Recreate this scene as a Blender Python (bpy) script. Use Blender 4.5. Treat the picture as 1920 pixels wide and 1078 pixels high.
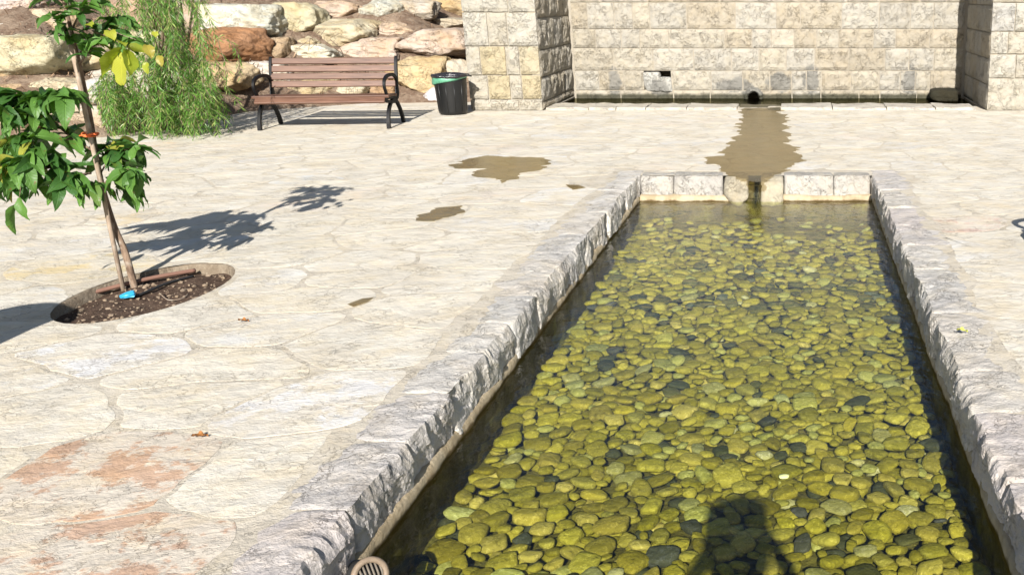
import bpy, bmesh, math, random
import numpy as np
from mathutils import Vector, Matrix, Quaternion

random.seed(7); RNG = np.random.default_rng(7)
for o in list(bpy.data.objects): bpy.data.objects.remove(o)
scn = bpy.context.scene
COL = scn.collection
R = math.radians

# ------------------------------------------------------------------ camera
PITCH, F, CX, CY, H = R(16.9), 1807.0, 1490.0, 539.0, 1.6
cam = bpy.data.cameras.new('camera'); camo = bpy.data.objects.new('camera', cam); COL.objects.link(camo)
camo.location = (0, 0, H); camo.rotation_euler = (math.pi/2 - PITCH, 0, 0)
cam.sensor_width = 36; cam.lens = F/1920*36; cam.shift_x = (960-CX)/1920
cam.clip_start = 0.05; cam.clip_end = 500
scn.camera = camo
# ------------------------------------------------------------------ sky, sun, exposure
SUN_EL, SUN_AZ = R(30.5), R(4.3)
w = bpy.data.worlds.new('World'); scn.world = w; w.use_nodes = True
wn = w.node_tree; wn.nodes.clear()
sky = wn.nodes.new('ShaderNodeTexSky'); sky.sky_type = 'NISHITA'; sky.sun_disc = False
sky.sun_elevation = SUN_EL; sky.sun_rotation = math.pi - SUN_AZ
bg = wn.nodes.new('ShaderNodeBackground'); bg.inputs[1].default_value = 0.055
wo = wn.nodes.new('ShaderNodeOutputWorld')
wn.links.new(sky.outputs[0], bg.inputs[0]); wn.links.new(bg.outputs[0], wo.inputs[0])
sl = bpy.data.lights.new('sun', 'SUN'); sl.energy = 5.0; sl.angle = R(0.53); sl.color = (1.0, 0.96, 0.895)
so = bpy.data.objects.new('sun', sl); COL.objects.link(so); so.location = (1, -10, 12)
SDIR = Vector((-math.sin(SUN_AZ)*math.cos(SUN_EL), math.cos(SUN_AZ)*math.cos(SUN_EL), -math.sin(SUN_EL)))
so.rotation_euler = SDIR.to_track_quat('-Z', 'Y').to_euler()
scn.view_settings.view_transform = 'Standard'; scn.view_settings.look = 'None'
scn.view_settings.exposure = 0.96; scn.view_settings.gamma = 1
scn.render.engine = 'CYCLES'

# ------------------------------------------------------------------ helpers: survey
def ray(px, py):
    u, v = (px-CX)/F, (CY-py)/F
    return Vector((u, math.cos(PITCH)+v*math.sin(PITCH), -math.sin(PITCH)+v*math.cos(PITCH)))
def gp(px, py, z=0.0):
    a = ray(px, py); t = (z-H)/a.z
    return Vector((a.x*t, a.y*t, z))
def pt(px, py, Y):
    a = ray(px, py); t = Y/a.y
    return Vector((a.x*t, Y, H+a.z*t))
def project(p):
    x, y, z = p[0], p[1], p[2]-H
    d = y*math.cos(PITCH) - z*math.sin(PITCH); v = y*math.sin(PITCH)+z*math.cos(PITCH)
    if d < .05: return None
    return CX+F*x/d, CY-F*v/d, d
# ------------------------------------------------------------------ helpers: noise (numpy)
def _h(ix, iy, iz, s):
    n = (ix*374761393 + iy*668265263 + iz*2147483647 + s*974634777) & 0xffffffff
    n = ((n ^ (n >> 13))*1274126177) & 0xffffffff
    n = ((n ^ (n >> 16))*2246822519) & 0xffffffff
    return ((n ^ (n >> 15)) & 0xffff)/65535.0
def vnoise(p, s=0):
    p = np.asarray(p, float); i = np.floor(p).astype(np.int64); f = p-i; f = f*f*(3-2*f)
    r = 0
    for a in (0, 1):
        for b in (0, 1):
            for c in (0, 1):
                wgt = (f[:, 0] if a else 1-f[:, 0])*(f[:, 1] if b else 1-f[:, 1])*(f[:, 2] if c else 1-f[:, 2])
                r = r + wgt*_h(i[:, 0]+a, i[:, 1]+b, i[:, 2]+c, s)
    return r*2-1
def fbm(p, o=4, s=0, g=.5):
    p = np.asarray(p, float); r = 0; a = 1; t = 0
    for k in range(o):
        r = r + a*vnoise(p*(2.03**k)+17.3*k, s+k); t += a; a *= g
    return r/t
def ridge(p, o=4, s=0, g=.5):
    p = np.asarray(p, float); r = 0; a = 1; t = 0
    for k in range(o):
        r = r + a*(1-2*np.abs(vnoise(p*(2.03**k)+9.1*k, s+k))); t += a; a *= g
    return r/t
# ------------------------------------------------------------------ helpers: objects
def meshdata(name, verts, faces, mat=None, smooth=False):
    me = bpy.data.meshes.new(name)
    me.from_pydata([tuple(v) for v in verts], [], [tuple(int(i) for i in f) for f in faces])
    if mat: me.materials.append(mat)
    if smooth: me.polygons.foreach_set('use_smooth', [True]*len(me.polygons))
    me.update(); return me
def link(name, me, parent=None, loc=(0, 0, 0), rot=(0, 0, 0), color=None):
    o = bpy.data.objects.new(name, me); COL.objects.link(o)
    o.location = loc; o.rotation_euler = rot
    if parent: o.parent = parent
    if color: o.color = (*color, 1)
    return o
def tag(o, label=None, cat=None, group=None, kind=None):
    if label: o['label'] = label
    if cat: o['category'] = cat
    if group: o['group'] = group
    if kind: o['kind'] = kind
    return o
def thing(name, label, cat, loc=(0, 0, 0), rz=0, group=None):
    return tag(link(name, None, None, loc, (0, 0, rz)), label, cat, group)
def tubegeo(pts, rad, n=8, sx=1.0, sy=1.0, up=None, cap=True):
    """sweep an (optionally flattened) ring along points; returns verts, faces"""
    pts = [Vector(p) for p in pts]; m = len(pts)
    if not hasattr(rad, '__len__'): rad = [rad]*m
    V, Fc = [], []
    t0 = (pts[1]-pts[0]).normalized()
    ref = Vector(up) if up else (Vector((0, 0, 1)) if abs(t0.z) < .9 else Vector((1, 0, 0)))
    u = (ref - t0*ref.dot(t0)).normalized()
    for i, p in enumerate(pts):
        t = (pts[min(i+1, m-1)]-pts[max(i-1, 0)]).normalized()
        u = (u - t*u.dot(t)).normalized(); v = t.cross(u)
        for k in range(n):
            a = 2*math.pi*(k+.5)/n
            V.append(p + (u*math.cos(a)*sx + v*math.sin(a)*sy)*rad[i])
    for i in range(m-1):
        for k in range(n):
            k2 = (k+1) % n
            Fc.append((i*n+k, i*n+k2, (i+1)*n+k2, (i+1)*n+k))
    if cap:
        Fc.append(tuple(range(n-1, -1, -1))); Fc.append(tuple((m-1)*n+k for k in range(n)))
    return V, Fc
class MB:
    def __init__(s): s.v = []; s.f = []
    def add(s, g, mx=None):
        v, f = g; b = len(s.v)
        s.v += [(mx @ Vector(p)) if mx else Vector(p) for p in v]
        s.f += [tuple(i+b for i in q) for q in f]; return s
    def tube(s, pts, rad, **k): return s.add(tubegeo(pts, rad, **k))
    def build(s, name, mat, parent=None, smooth=False, loc=(0, 0, 0), rot=(0, 0, 0), color=None):
        return link(name, meshdata(name, s.v, s.f, mat, smooth), parent, loc, rot, color)
def catmull(pts, n=6):
    pts = [Vector(p) for p in pts]; out = []
    for i in range(len(pts)-1):
        p0, p1, p2, p3 = pts[max(i-1, 0)], pts[i], pts[i+1], pts[min(i+2, len(pts)-1)]
        for k in range(n):
            t = k/n
            out.append(.5*((2*p1)+(p2-p0)*t+(2*p0-5*p1+4*p2-p3)*t*t+(3*p1-p0-3*p2+p3)*t**3))
    out.append(pts[-1]); return out
def boxgeo(x0, x1, y0, y1, z0, z1, b=0.0):
    bm = bmesh.new(); bmesh.ops.create_cube(bm, size=1)
    for v in bm.verts:
        v.co = Vector(((x0+x1)/2+v.co.x*(x1-x0), (y0+y1)/2+v.co.y*(y1-y0), (z0+z1)/2+v.co.z*(z1-z0)))
    if b: bmesh.ops.bevel(bm, geom=bm.edges[:], offset=b, segments=2, affect='EDGES', profile=.5)
    V = [v.co.copy() for v in bm.verts]; bm.verts.index_update()
    Fc = [tuple(v.index for v in f.verts) for f in bm.faces]; bm.free(); return V, Fc
_ico = {}
def ico(sub):
    if sub not in _ico:
        bm = bmesh.new(); bmesh.ops.create_icosphere(bm, subdivisions=sub, radius=1)
        bm.verts.index_update()
        _ico[sub] = (np.array([v.co[:] for v in bm.verts]), [tuple(v.index for v in f.verts) for f in bm.faces]); bm.free()
    return _ico[sub]
# ------------------------------------------------------------------ helpers: materials
class NT:
    def __init__(s, name):
        s.m = bpy.data.materials.new(name); s.m.use_nodes = True; s.t = s.m.node_tree; s.t.nodes.clear()
        s.out = s.t.nodes.new('ShaderNodeOutputMaterial')
    def n(s, typ, props=None, **inp):
        nd = s.t.nodes.new('ShaderNode'+typ)
        for k, v in (props or {}).items(): setattr(nd, k, v)
        for k, v in inp.items():
            key = int(k[1:]) if k[0] == 'i' and k[1:].isdigit() else k.replace('_', ' ')
            sock = nd.inputs[key]
            if isinstance(v, bpy.types.NodeSocket): s.t.links.new(v, sock)
            elif isinstance(v, bpy.types.Node): s.t.links.new(v.outputs[0], sock)
            else:
                if sock.type == 'RGBA' and len(v) == 3: v = (*v, 1)
                sock.default_value = v
        return nd
    def math(s, op, a, b=0.0, c=0.0, clamp=False):
        return s.n('Math', {'operation': op, 'use_clamp': clamp}, i0=a, i1=b, i2=c).outputs[0]
    def mix(s, a, b, f, mode='MIX'):
        nd = s.t.nodes.new('ShaderNodeMix'); nd.data_type = 'RGBA'; nd.blend_type = mode
        for sock, v in ((nd.inputs[0], f), (nd.inputs[6], a), (nd.inputs[7], b)):
            if isinstance(v, bpy.types.NodeSocket): s.t.links.new(v, sock)
            else: sock.default_value = v if not hasattr(v, '__len__') else (*v[:3], 1)
        return nd.outputs[2]
    def noise(s, vec, scale, detail=4, rough=.55, dist=0.0):
        return s.n('TexNoise', None, Vector=vec, Scale=scale, Detail=detail, Roughness=rough, Distortion=dist).outputs[0]
    def map(s, vec, scale=(1, 1, 1), rot=(0, 0, 0), loc=(0, 0, 0)):
        return s.n('Mapping', None, Vector=vec, Scale=scale, Rotation=rot, Location=loc).outputs[0]
    def rng(s, v, a, b, c=0.0, d=1.0, smooth=True):
        return s.n('MapRange', {'interpolation_type': 'SMOOTHSTEP' if smooth else 'LINEAR'}, i0=v, i1=a, i2=b, i3=c, i4=d).outputs[0]
    def bump(s, h, strength, dist, normal=None):
        nd = s.n('Bump', None, Height=h, Strength=strength, Distance=dist)
        if normal is not None: s.t.links.new(normal, nd.inputs['Normal'])
        return nd.outputs[0]
    def pos(s): return s.n('NewGeometry').outputs['Position']
    def objcol(s): return s.n('ObjectInfo').outputs['Color']
    def objrand(s): return s.n('ObjectInfo').outputs['Random']
    def finish(s, color, rough=.8, normal=None, spec=.3, **kw):
        b = s.n('BsdfPrincipled', None, Base_Color=color, Roughness=rough)
        b.inputs['Specular IOR Level'].default_value = spec
        for k, v in kw.items():
            sock = b.inputs[k.replace('_', ' ')]
            if isinstance(v, bpy.types.NodeSocket): s.t.links.new(v, sock)
            else: sock.default_value = v
        if normal is not None: s.t.links.new(normal, b.inputs['Normal'])
        s.t.links.new(b.outputs[0], s.out.inputs[0]); return s.m

def stone_mat(name, s=1.0, grain=.5, fine=.006, coarse=.02, streak=None, tint=(.80, .77, .74), tint2=(1.06, 1.0, .86), tamt=.6, speck=.5, base=None, rough=.85, patch=False, flake=.0, fs=6.0):
    """limestone: the object's own colour, mottled, with pits, scratches and riven relief"""
    t = NT(name); p = t.pos()
    q = t.map(p, *streak) if streak else p
    base = base if base is not None else t.objcol()
    if patch: base = t.mix(base, (.565, .525, .45), t.math('MULTIPLY', t.rng(t.noise(t.map(p, loc=(2, 8, 5)), 3.2, 9, .74), .44, .50), .85))
    m1 = t.rng(t.noise(q, 2.3*s, 6, .65), .38, .64)
    m2 = t.rng(t.noise(t.map(q, loc=(7, 3, 1)), 5.5*s, 6, .7), .42, .66)
    c = t.mix(base, t.mix(base, tint, 1.0, 'MULTIPLY'), t.math('MULTIPLY', m1, tamt))
    c = t.mix(c, t.mix(c, tint2, 1.0, 'MULTIPLY'), t.math('MULTIPLY', m2, tamt))
    nf = t.noise(q, 42*s, 6, .72, .4)
    c = t.mix(c, t.mix(c, (1.12, 1.1, 1.08), 1.0, 'MULTIPLY'), t.math('MULTIPLY', t.rng(nf, .5, .72), grain))
    # worm-like scratches and pits
    rd = t.math('ABSOLUTE', t.math('SUBTRACT', t.noise(q, 17*s, 5, .6, .8), .5))
    ln = t.rng(rd, .0, .022, 1.0, 0.0)
    msk = t.rng(t.noise(p, 4*s, 3), .45, .62)
    ln = t.math('MULTIPLY', ln, msk)
    c = t.mix(c, t.mix(c, (.58, .53, .47), 1.0, 'MULTIPLY'), t.math('MULTIPLY', ln, speck))
    h1 = t.noise(q, 9*s, 8, .62, .3)
    nrm = t.bump(h1, 1.0, coarse)
    if flake:
        wv = t.n('VectorMath', {'operation': 'MULTIPLY_ADD'}, i0=t.n('TexNoise', None, Vector=q, Scale=5*s, Detail=5, Roughness=.65).outputs['Color'], i1=(.35/s, .35/s, .35/s), i2=q).outputs[0]
        ce = t.n('TexVoronoi', None, Vector=wv, Scale=fs*s); cv_ = t.n('SeparateColor', None, i0=ce.outputs['Color']).outputs[0]
        nrm = t.bump(cv_, 1.0, flake, nrm)
        c = t.mix(c, t.mix(c, (.86, .86, .86), 1.0, 'MULTIPLY'), t.math('MULTIPLY', cv_, .55))
    h2 = t.math('SUBTRACT', t.noise(q, 55*s, 5, .65), t.math('MULTIPLY', ln, .8))
    nrm = t.bump(h2, 1.0, fine, nrm)
    return t.finish(c, rough, nrm, .25)

M = {}
M['flag'] = stone_mat('flagstone', 1.0, .7, .0032, .016, streak=((.85, 1.1, 1), (0, 0, R(-28))), tint=(.86, .84, .82), tint2=(1.08, 1.0, .84), tamt=.6, speck=.42, patch=True, flake=.010, fs=5.0)
M['mortar'] = stone_mat('mortar', 1.6, .5, .004, .012, tamt=.5, speck=.3, base=(.50, .455, .38, 1))
M['kerb'] = stone_mat('kerbstone', 1.3, .6, .006, .02, tint=(.82, .81, .82), tint2=(1.05, 1.0, .9), tamt=.7, speck=.55, flake=.016, fs=8.0)
M['boulder'] = stone_mat('boulder', .9, .5, .008, .045, tint=(.80, .70, .56), tint2=(1.15, 1.10, 1.0), tamt=.85, speck=.7, flake=.04, fs=4.0)

def wall_mat():
    t = NT('ashlar'); p = t.pos(); base = t.objcol()
    m1 = t.rng(t.noise(p, 3.0, 6, .65), .38, .64); m2 = t.rng(t.noise(t.map(p, loc=(5, 1, 9)), 7, 6, .7), .42, .66)
    c = t.mix(base, t.mix(base, (.90, .885, .86), 1.0, 'MULTIPLY'), t.math('MULTIPLY', m1, .6))
    c = t.mix(c, t.mix(c, (1.05, 1.0, .90), 1.0, 'MULTIPLY'), t.math('MULTIPLY', m2, .6))
    rd = t.math('ABSOLUTE', t.math('SUBTRACT', t.noise(p, 13, 5, .62, 1.0), .5))
    ln = t.math('MULTIPLY', t.rng(rd, .0, .03, 1.0, 0.0), t.rng(t.noise(p, 5, 3), .42, .58))
    c = t.mix(c, t.mix(c, (.64, .58, .51), 1.0, 'MULTIPLY'), t.math('MULTIPLY', ln, .30))
    # damp stains under the old outlets and the algae line along the trough
    sx = t.n('SeparateXYZ', None, i0=p); X, Y, Z = sx.outputs
    wob = t.math('MULTIPLY', t.math('SUBTRACT', t.noise(p, 6, 5, .65), .5), 1.7)
    acc = None
    for (px, py, rx, rz) in STAINS:
        c0 = pt(px, py, 16.0)
        dx = t.math('DIVIDE', t.math('SUBTRACT', X, c0.x), rx); dz = t.math('DIVIDE', t.math('SUBTRACT', Z, c0.z), rz)
        r = t.math('ADD', t.math('SQRT', t.math('ADD', t.math('MULTIPLY', dx, dx), t.math('MULTIPLY', dz, dz))), wob)
        mk = t.rng(r, .75, 1.15, 1.0, 0.0)
        acc = mk if acc is None else t.math('MAXIMUM', acc, mk)
    acc = t.math('MULTIPLY', acc, t.rng(Y, 15.7, 15.8))
    c = t.mix(c, (.165, .16, .145), t.math('MULTIPLY', acc, .85))
    alg = t.math('MULTIPLY', t.rng(t.math('ADD', Z, t.math('MULTIPLY', wob, .05)), .01, .075, 1.0, 0.0), t.rng(Y, 15.0, 15.2))
    c = t.mix(c, (.035, .035, .02), t.math('MULTIPLY', alg, .9))
    nrm = t.bump(t.noise(p, 14, 8, .65, .5), 1.0, .035)
    nrm = t.bump(t.math('SUBTRACT', t.noise(p, 60, 5, .65), t.math('MULTIPLY', ln, 1.0)), 1.0, .007, nrm)
    return t.finish(c, t.math('SUBTRACT', .88, t.math('MULTIPLY', acc, .25)), nrm, .25)
STAINS = [(1153, 158, .10, .27), (1238, 165, .17, .16), (1380, 160, .30, .12), (1462, 155, .22, .16), (1521, 150, .13, .26), (1705, 152, .12, .22), (1412, 178, .18, .12)]
M['ashlar'] = wall_mat()

def simple(name, col, rough=.6, spec=.4, nscale=None, namt=.3, bumpd=None, metallic=0.0, coords='pos'):
    t = NT(name); c = col; nrm = None
    if nscale:
        p = t.pos() if coords == 'pos' else t.n('TexCoord').outputs['Object']
        nz = t.noise(p, nscale, 5, .6)
        c = t.mix([x*(1-namt) for x in col], [min(1, x*(1+namt)) for x in col], nz)
        if bumpd: nrm = t.bump(nz, 1.0, bumpd)
    return t.finish(c if not isinstance(c, (tuple, list)) else (*c, 1), rough, nrm, spec, Metallic=metallic)
M['iron'] = simple('black_iron', (.004, .004, .005), .55, .25, 60, .4, .001)
M['binplastic'] = simple('black_plastic', (.0045, .005, .0055), .42, .5, 20, .3)
M['bagblack'] = simple('black_bag', (.014, .014, .018), .25, .6, 30, .3, .01)
M['baggreen'] = simple('green_bag', (.10, .30, .19), .35, .5, 25, .35, .008)
M['orange'] = simple('orange_tie', (.75, .16, .05), .6, .3)
M['pipe'] = simple('brown_pipe', (.20, .11, .08), .6, .3, 15, .25)
M['blackpipe'] = simple('black_pipe', (.02, .02, .02), .5, .4)
M['bluescrap'] = simple('blue_film', (.03, .33, .55), .4, .5, 20, .3)
M['drain'] = simple('drain_ring', (.20, .15, .105), .6, .4, 40, .35, .003)
M['draindark'] = simple('drain_slat', (.13, .11, .085), .55, .4, 40, .35, .003)
M['cloth'] = simple('shirt_cloth', (.10, .12, .18), .9, .1, 60, .2)
M['hair'] = simple('hair', (.02, .015, .01), .6, .3, 90, .4)
M['phone'] = simple('phone', (.02, .02, .02), .2, .5)
M['bollard'] = simple('invented_bollard_stone', (.42, .39, .34), .85, .2, 12, .25, .008)

def wood_mat():
    t = NT('bench_wood'); p = t.n('TexCoord').outputs['Object']
    g = t.noise(t.map(p, (1.2, 30, 30)), 3, 6, .6, .5)
    c = t.mix((.080, .037, .023), (.17, .088, .056), t.rng(g, .3, .7))
    c = t.mix(c, t.mix(c, (.8, .78, .76), 1.0, 'MULTIPLY'), t.objrand())
    return t.finish(c, .5, t.bump(g, .6, .002), .4)
M['wood'] = wood_mat()
def bark_mat(name, a, b):
    t = NT(name); p = t.pos()
    g = t.noise(t.map(p, (1, 1, .22)), 45, 6, .65)
    c = t.mix(a, b, t.rng(g, .35, .68))
    c = t.mix(c, (.42, .38, .32), t.math('MULTIPLY', t.rng(t.noise(p, 14, 4), .55, .7), .5))
    return t.finish(c, .85, t.bump(g, 1.0, .004), .2)
M['bark'] = bark_mat('bark', (.10, .065, .045), (.26, .185, .13))
M['stake'] = bark_mat('stake_wood', (.20, .15, .11), (.36, .28, .21))
M['twig'] = bark_mat('twig', (.10, .07, .05), (.22, .16, .11))

def leaf_mat(name, c1, c2, yel, ycut, trans=.35, island=False, gloss=.4):
    t = NT(name)
    rnd = t.n('NewGeometry').outputs['Random Per Island'] if island else t.objrand()
    tc = t.n('TexCoord').outputs['Object']
    c = t.mix(c1, c2, rnd)
    ysel = t.rng(t.math('FRACT', t.math('MULTIPLY', rnd, 37.7)), ycut, ycut+.05)
    c = t.mix(c, yel, ysel)
    if not island:
        sp = t.n('SeparateXYZ', None, i0=tc); ax = sp.outputs[0]; ay = t.math('ABSOLUTE', sp.outputs[1])
        v = t.math('FRACT', t.math('MULTIPLY', t.math('SUBTRACT', ax, t.math('MULTIPLY', ay, .9)), 75))
        vein = t.math('MAXIMUM', t.rng(ay, .0, .0022, 1.0, 0.0), t.math('MULTIPLY', t.rng(t.math('ABSOLUTE', t.math('SUBTRACT', v, .5)), .0, .12, 1.0, 0.0), .5))
        c = t.mix(c, t.mix(c, (1.5, 1.45, 1.2), 1.0, 'MULTIPLY'), vein)
        c = t.mix(c, (.16, .09, .03), t.rng(t.noise(t.map(tc, loc=(0, 0, 0)), 30, 4), .66, .74))
        nrm = t.bump(vein, .7, -.003)
    else: nrm = None
    b = t.n('BsdfPrincipled', None, Base_Color=c, Roughness=gloss); b.inputs['Specular IOR Level'].default_value = .45
    if nrm is not None: t.t.links.new(nrm, b.inputs['Normal'])
    tr = t.n('BsdfTranslucent', None, Color=t.mix(c, (1.2, 1.3, .5), 1.0, 'MULTIPLY'))
    mx = t.n('MixShader', None, i0=trans, i1=b, i2=tr)
    t.t.links.new(mx.outputs[0], t.out.inputs[0]); return t.m
M['leaf'] = leaf_mat('broad_leaf', (.030, .092, .016), (.095, .205, .036), (.27, .28, .04), .90, .30, False, .5)
M['leafy'] = leaf_mat('yellow_leaf', (.30, .36, .04), (.42, .43, .06), (.35, .30, .06), .8, .5)
M['needle'] = leaf_mat('narrow_leaf', (.050, .135, .020), (.17, .33, .06), (.34, .38, .13), .80, .40, True)
M['dead'] = simple('dead_leaf', (.30, .13, .04), .7, .3, 40, .3)
M['yleaf'] = simple('fallen_yellow_leaf', (.55, .58, .10), .6, .3, 40, .2)

def soil_mat(name, a, b, c_, s=1.0):
    t = NT(name); p = t.pos()
    c = t.mix(a, b, t.rng(t.noise(p, 7*s, 8, .7), .35, .65))
    c = t.mix(c, c_, t.rng(t.noise(t.map(p, loc=(4, 4, 4)), 26*s, 5, .7), .58, .72))
    nrm = t.bump(t.noise(p, 22*s, 8, .7), 1.0, .05/s)
    return t.finish(c, .95, nrm, .15)
M['soil'] = soil_mat('pit_soil', (.055, .034, .024), (.13, .085, .06), (.26, .20, .15), 2.0)
M['hill'] = soil_mat('dry_earth', (.15, .10, .07), (.27, .205, .15), (.42, .36, .28), .8)
M['bed'] = soil_mat('pool_silt', (.10, .085, .03), (.20, .175, .07), (.27, .24, .11), 1.2)
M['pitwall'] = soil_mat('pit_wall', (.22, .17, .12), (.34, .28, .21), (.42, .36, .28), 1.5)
M['litter'] = simple('needle_litter', (.30, .20, .125), .9, .1, 3, .5)

def basin_mat():
    t = NT('basin_wall'); p = t.pos(); z = t.n('SeparateXYZ', None, i0=p).outputs[2]
    c = t.mix((.045, .036, .014), (.15, .125, .05), t.rng(t.noise(p, 6, 7, .7), .35, .68))
    c = t.mix(c, (.20, .19, .05), t.rng(t.noise(p, 3, 4), .58, .7))
    return t.finish(c, .8, t.bump(t.noise(p, 12, 8, .7), 1.0, .04), .2)
M['basin'] = basin_mat()
def rim_mat():
    t = NT('mortar_rim'); p = t.pos(); z = t.n('SeparateXYZ', None, i0=p).outputs[2]
    nz = t.noise(p, 8, 6, .65)
    c = t.mix((.30, .235, .145), (.42, .35, .24), t.rng(nz, .35, .65))
    c = t.mix(c, (.09, .06, .025), t.rng(t.math('ADD', z, t.math('MULTIPLY', t.math('SUBTRACT', nz, .5), .05)), -.218, -.200, 1.0, 0.0))
    return t.finish(c, .85, t.bump(t.noise(p, 25, 8, .7), 1.0, .015), .25)
M['rim'] = rim_mat()

def pebble_mat():
    t = NT('pebble'); g = t.n('NewGeometry'); p = g.outputs['Position']
    rnd = t.math('FRACT', t.math('ADD', t.objrand(), g.outputs['Random Per Island']))
    oc = t.objcol()
    r2 = t.math('FRACT', t.math('MULTIPLY', rnd, 13.7))
    c = t.mix((.172, .147, .020), (.335, .285, .065), r2)
    c = t.mix(c, (.30, .29, .13), t.rng(t.math('FRACT', t.math('MULTIPLY', rnd, 7.3)), .84, .9))
    c = t.mix(c, (.050, .052, .042), t.rng(t.math('FRACT', t.math('MULTIPLY', rnd, 29.1)), .95, .955))
    nz = t.noise(p, 26, 7, .75, .6)
    c = t.mix(c, t.mix(c, (.42, .42, .36), 1.0, 'MULTIPLY'), t.rng(nz, .5, .72))
    c = t.mix(c, t.mix(c, (1.6, 1.6, 2.3), 1.0, 'MULTIPLY'), t.math('MULTIPLY', t.rng(t.noise(t.map(p, loc=(3, 3, 3)), 48, 6, .75, .8), .50, .64), .9))
    c = t.mix(c, oc, 1.0, 'MULTIPLY')
    return t.finish(c, .7, t.bump(t.noise(p, 45, 6, .7), 1.0, .014), .2)
M['pebble'] = pebble_mat()
M['gravel'] = stone_mat('gravel', 3, .5, .003, .01, base=(.26, .20, .145, 1))
M['whitepeb'] = simple('white_pebble', (.80, .80, .78), .6, .3)

def water_mat(name, tintc, ripple, rs=9.0, spec_tint=(1, 1, 1)):
    """clear shallow water: tinted see-through body, mirror at grazing angles"""
    t = NT(name); p = t.pos()
    h = t.noise(t.map(p, (1, .8, 1)), rs, 3, .5, .6)
    h = t.math('ADD', h, t.math('MULTIPLY', t.noise(p, rs*3.7, 3, .5, .4), .35)); nrm = t.bump(h, 1.0, ripple)
    fc = t.n('LayerWeight', None, Blend=.5).outputs['Facing']
    fr = t.math('ADD', .02, t.math('MULTIPLY', t.math('POWER', fc, 5.0), .98))
    tr = t.n('BsdfTransparent', None, Color=tintc); gl = t.n('BsdfGlossy', None, Color=spec_tint, Roughness=.03, Normal=nrm)
    mx = t.n('MixShader', None, i0=fr, i1=tr, i2=gl)
    t.t.links.new(mx.outputs[0], t.out.inputs[0]); return t.m
M['water'] = water_mat('pool_water', (.86, .885, .58), .016, 7.0)
M['trough'] = water_mat('trough_water', (.50, .50, .34), .004, 9, (.30, .29, .23))
M['wet'] = water_mat('wet_film', (.61, .53, .355), .004, 14, (.62, .61, .56))
M['drip'] = water_mat('falling_water', (.93, .95, .95), .02, 40)

# ================================================================== SETTING
PX0, PX1, PYN, PYF = -1.42, .70, .9, 8.70          # pool at the waterline
KW = .30                                            # kerb width
PIT = (-3.655, 5.22, .355, .575)
def in_pit(x, y, g=0): return ((x-PIT[0])/(PIT[2]+g))**2+((y-PIT[1])/(PIT[3]+g))**2 < 1

# ---- mortar bed of the plaza: one sheet with openings for the pool, the pit and the trough
def sheet_with_holes(loops, z):
    bm = bmesh.new()
    for lp in loops:
        vs = [bm.verts.new((x, y, z)) for x, y in lp]
        for i in range(len(vs)): bm.edges.new((vs[i], vs[(i+1) % len(vs)]))
    bmesh.ops.triangle_fill(bm, use_beauty=True, use_dissolve=False, edges=bm.edges[:])
    bmesh.ops.recalc_face_normals(bm, faces=bm.faces[:])
    for f in bm.faces:
        if f.normal.z < 0: f.normal_flip()
    me = bpy.data.meshes.new('plaza'); bm.to_mesh(me); bm.free(); return me
pitloop = [(PIT[0]+PIT[2]*1.02*math.cos(a), PIT[1]+PIT[3]*1.02*math.sin(a)) for a in np.linspace(0, 2*math.pi, 33)[:-1]]
TRY0, TRY1 = 14.85, 16.0
loops = [[(-60, -40), (60, -40), (60, 60), (-60, 60)],
         [(PX0-.12, PYN-.12), (PX1+.12, PYN-.12), (PX1+.12, PYF+.12), (PX0-.12, PYF+.12)], pitloop,
         [(-3.6, 14.6), (2.75, 14.6), (2.75, 16.2), (-3.6, 16.2)]]
me = sheet_with_holes(loops, -.0014); me.materials.append(M['mortar'])
plaza = tag(link('plaza', me), kind='structure')

# ---- flagstones: irregular slabs
def clip(poly, nx, ny, c):
    out = []; n = len(poly)
    for i in range(n):
        a, b = poly[i], poly[(i+1) % n]; da = nx*a[0]+ny*a[1]-c; db = nx*b[0]+ny*b[1]-c
        if da <= 0: out.append(a)
        if da*db < 0:
            t = da/(da-db); out.append((a[0]+(b[0]-a[0])*t, a[1]+(b[1]-a[1])*t))
    return out
SXY = (.84, 1.06)
K0, K1, KF, KN = PX0-KW, PX1+KW, PYF+.36, PYN-.35
def inside_pool(x, y): return K0 < x < K1 and KN < y < KF
seeds = []
cellhash = {}
tries = 0
while tries < 26000:
    tries += 1
    x, y = RNG.uniform(-14, 7), RNG.uniform(-3, 14.6)
    if inside_pool(x, y) or in_pit(x, y): continue
    r = .34+.20*RNG.random()**1.5
    if (K0-.10 < x < K1+.10 and y < KF+.10) or in_pit(x, y, .12): continue
    X, Y = x*SXY[0], y*SXY[1]; k = (int(X//.6), int(Y//.6)); ok = True
    for i in (-1, 0, 1):
        for j in (-1, 0, 1):
            for (a, b, rr) in cellhash.get((k[0]+i, k[1]+j), ()):
                if (a-X)**2+(b-Y)**2 < (.5*(r+rr))**2: ok = False; break
    if ok: cellhash.setdefault(k, []).append((X, Y, r)); seeds.append((x, y))
real = len(seeds)
mir = []
for (x, y) in seeds:
    if y < KF+.0 and K0-.8 < x < K0: mir.append((2*K0-x, y))
    if y < KF+.0 and K1 < x < K1+.8: mir.append((2*K1-x, y))
    if K0 < x < K1 and KF < y < KF+.8: mir.append((x, 2*KF-y))
    if K0-.5 < x <= K0 and KF <= y < KF+.5: mir.append((2*K0-x, 2*KF-y))
    if K1 <= x < K1+.5 and KF <= y < KF+.5: mir.append((2*K1-x, 2*KF-y))
    q = math.hypot((x-PIT[0])/PIT[2], (y-PIT[1])/PIT[3])
    if 1 < q < 2.3:
        s_ = max(.05, 2-q)/q; mir.append((PIT[0]+(x-PIT[0])*s_, PIT[1]+(y-PIT[1])*s_))
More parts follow.
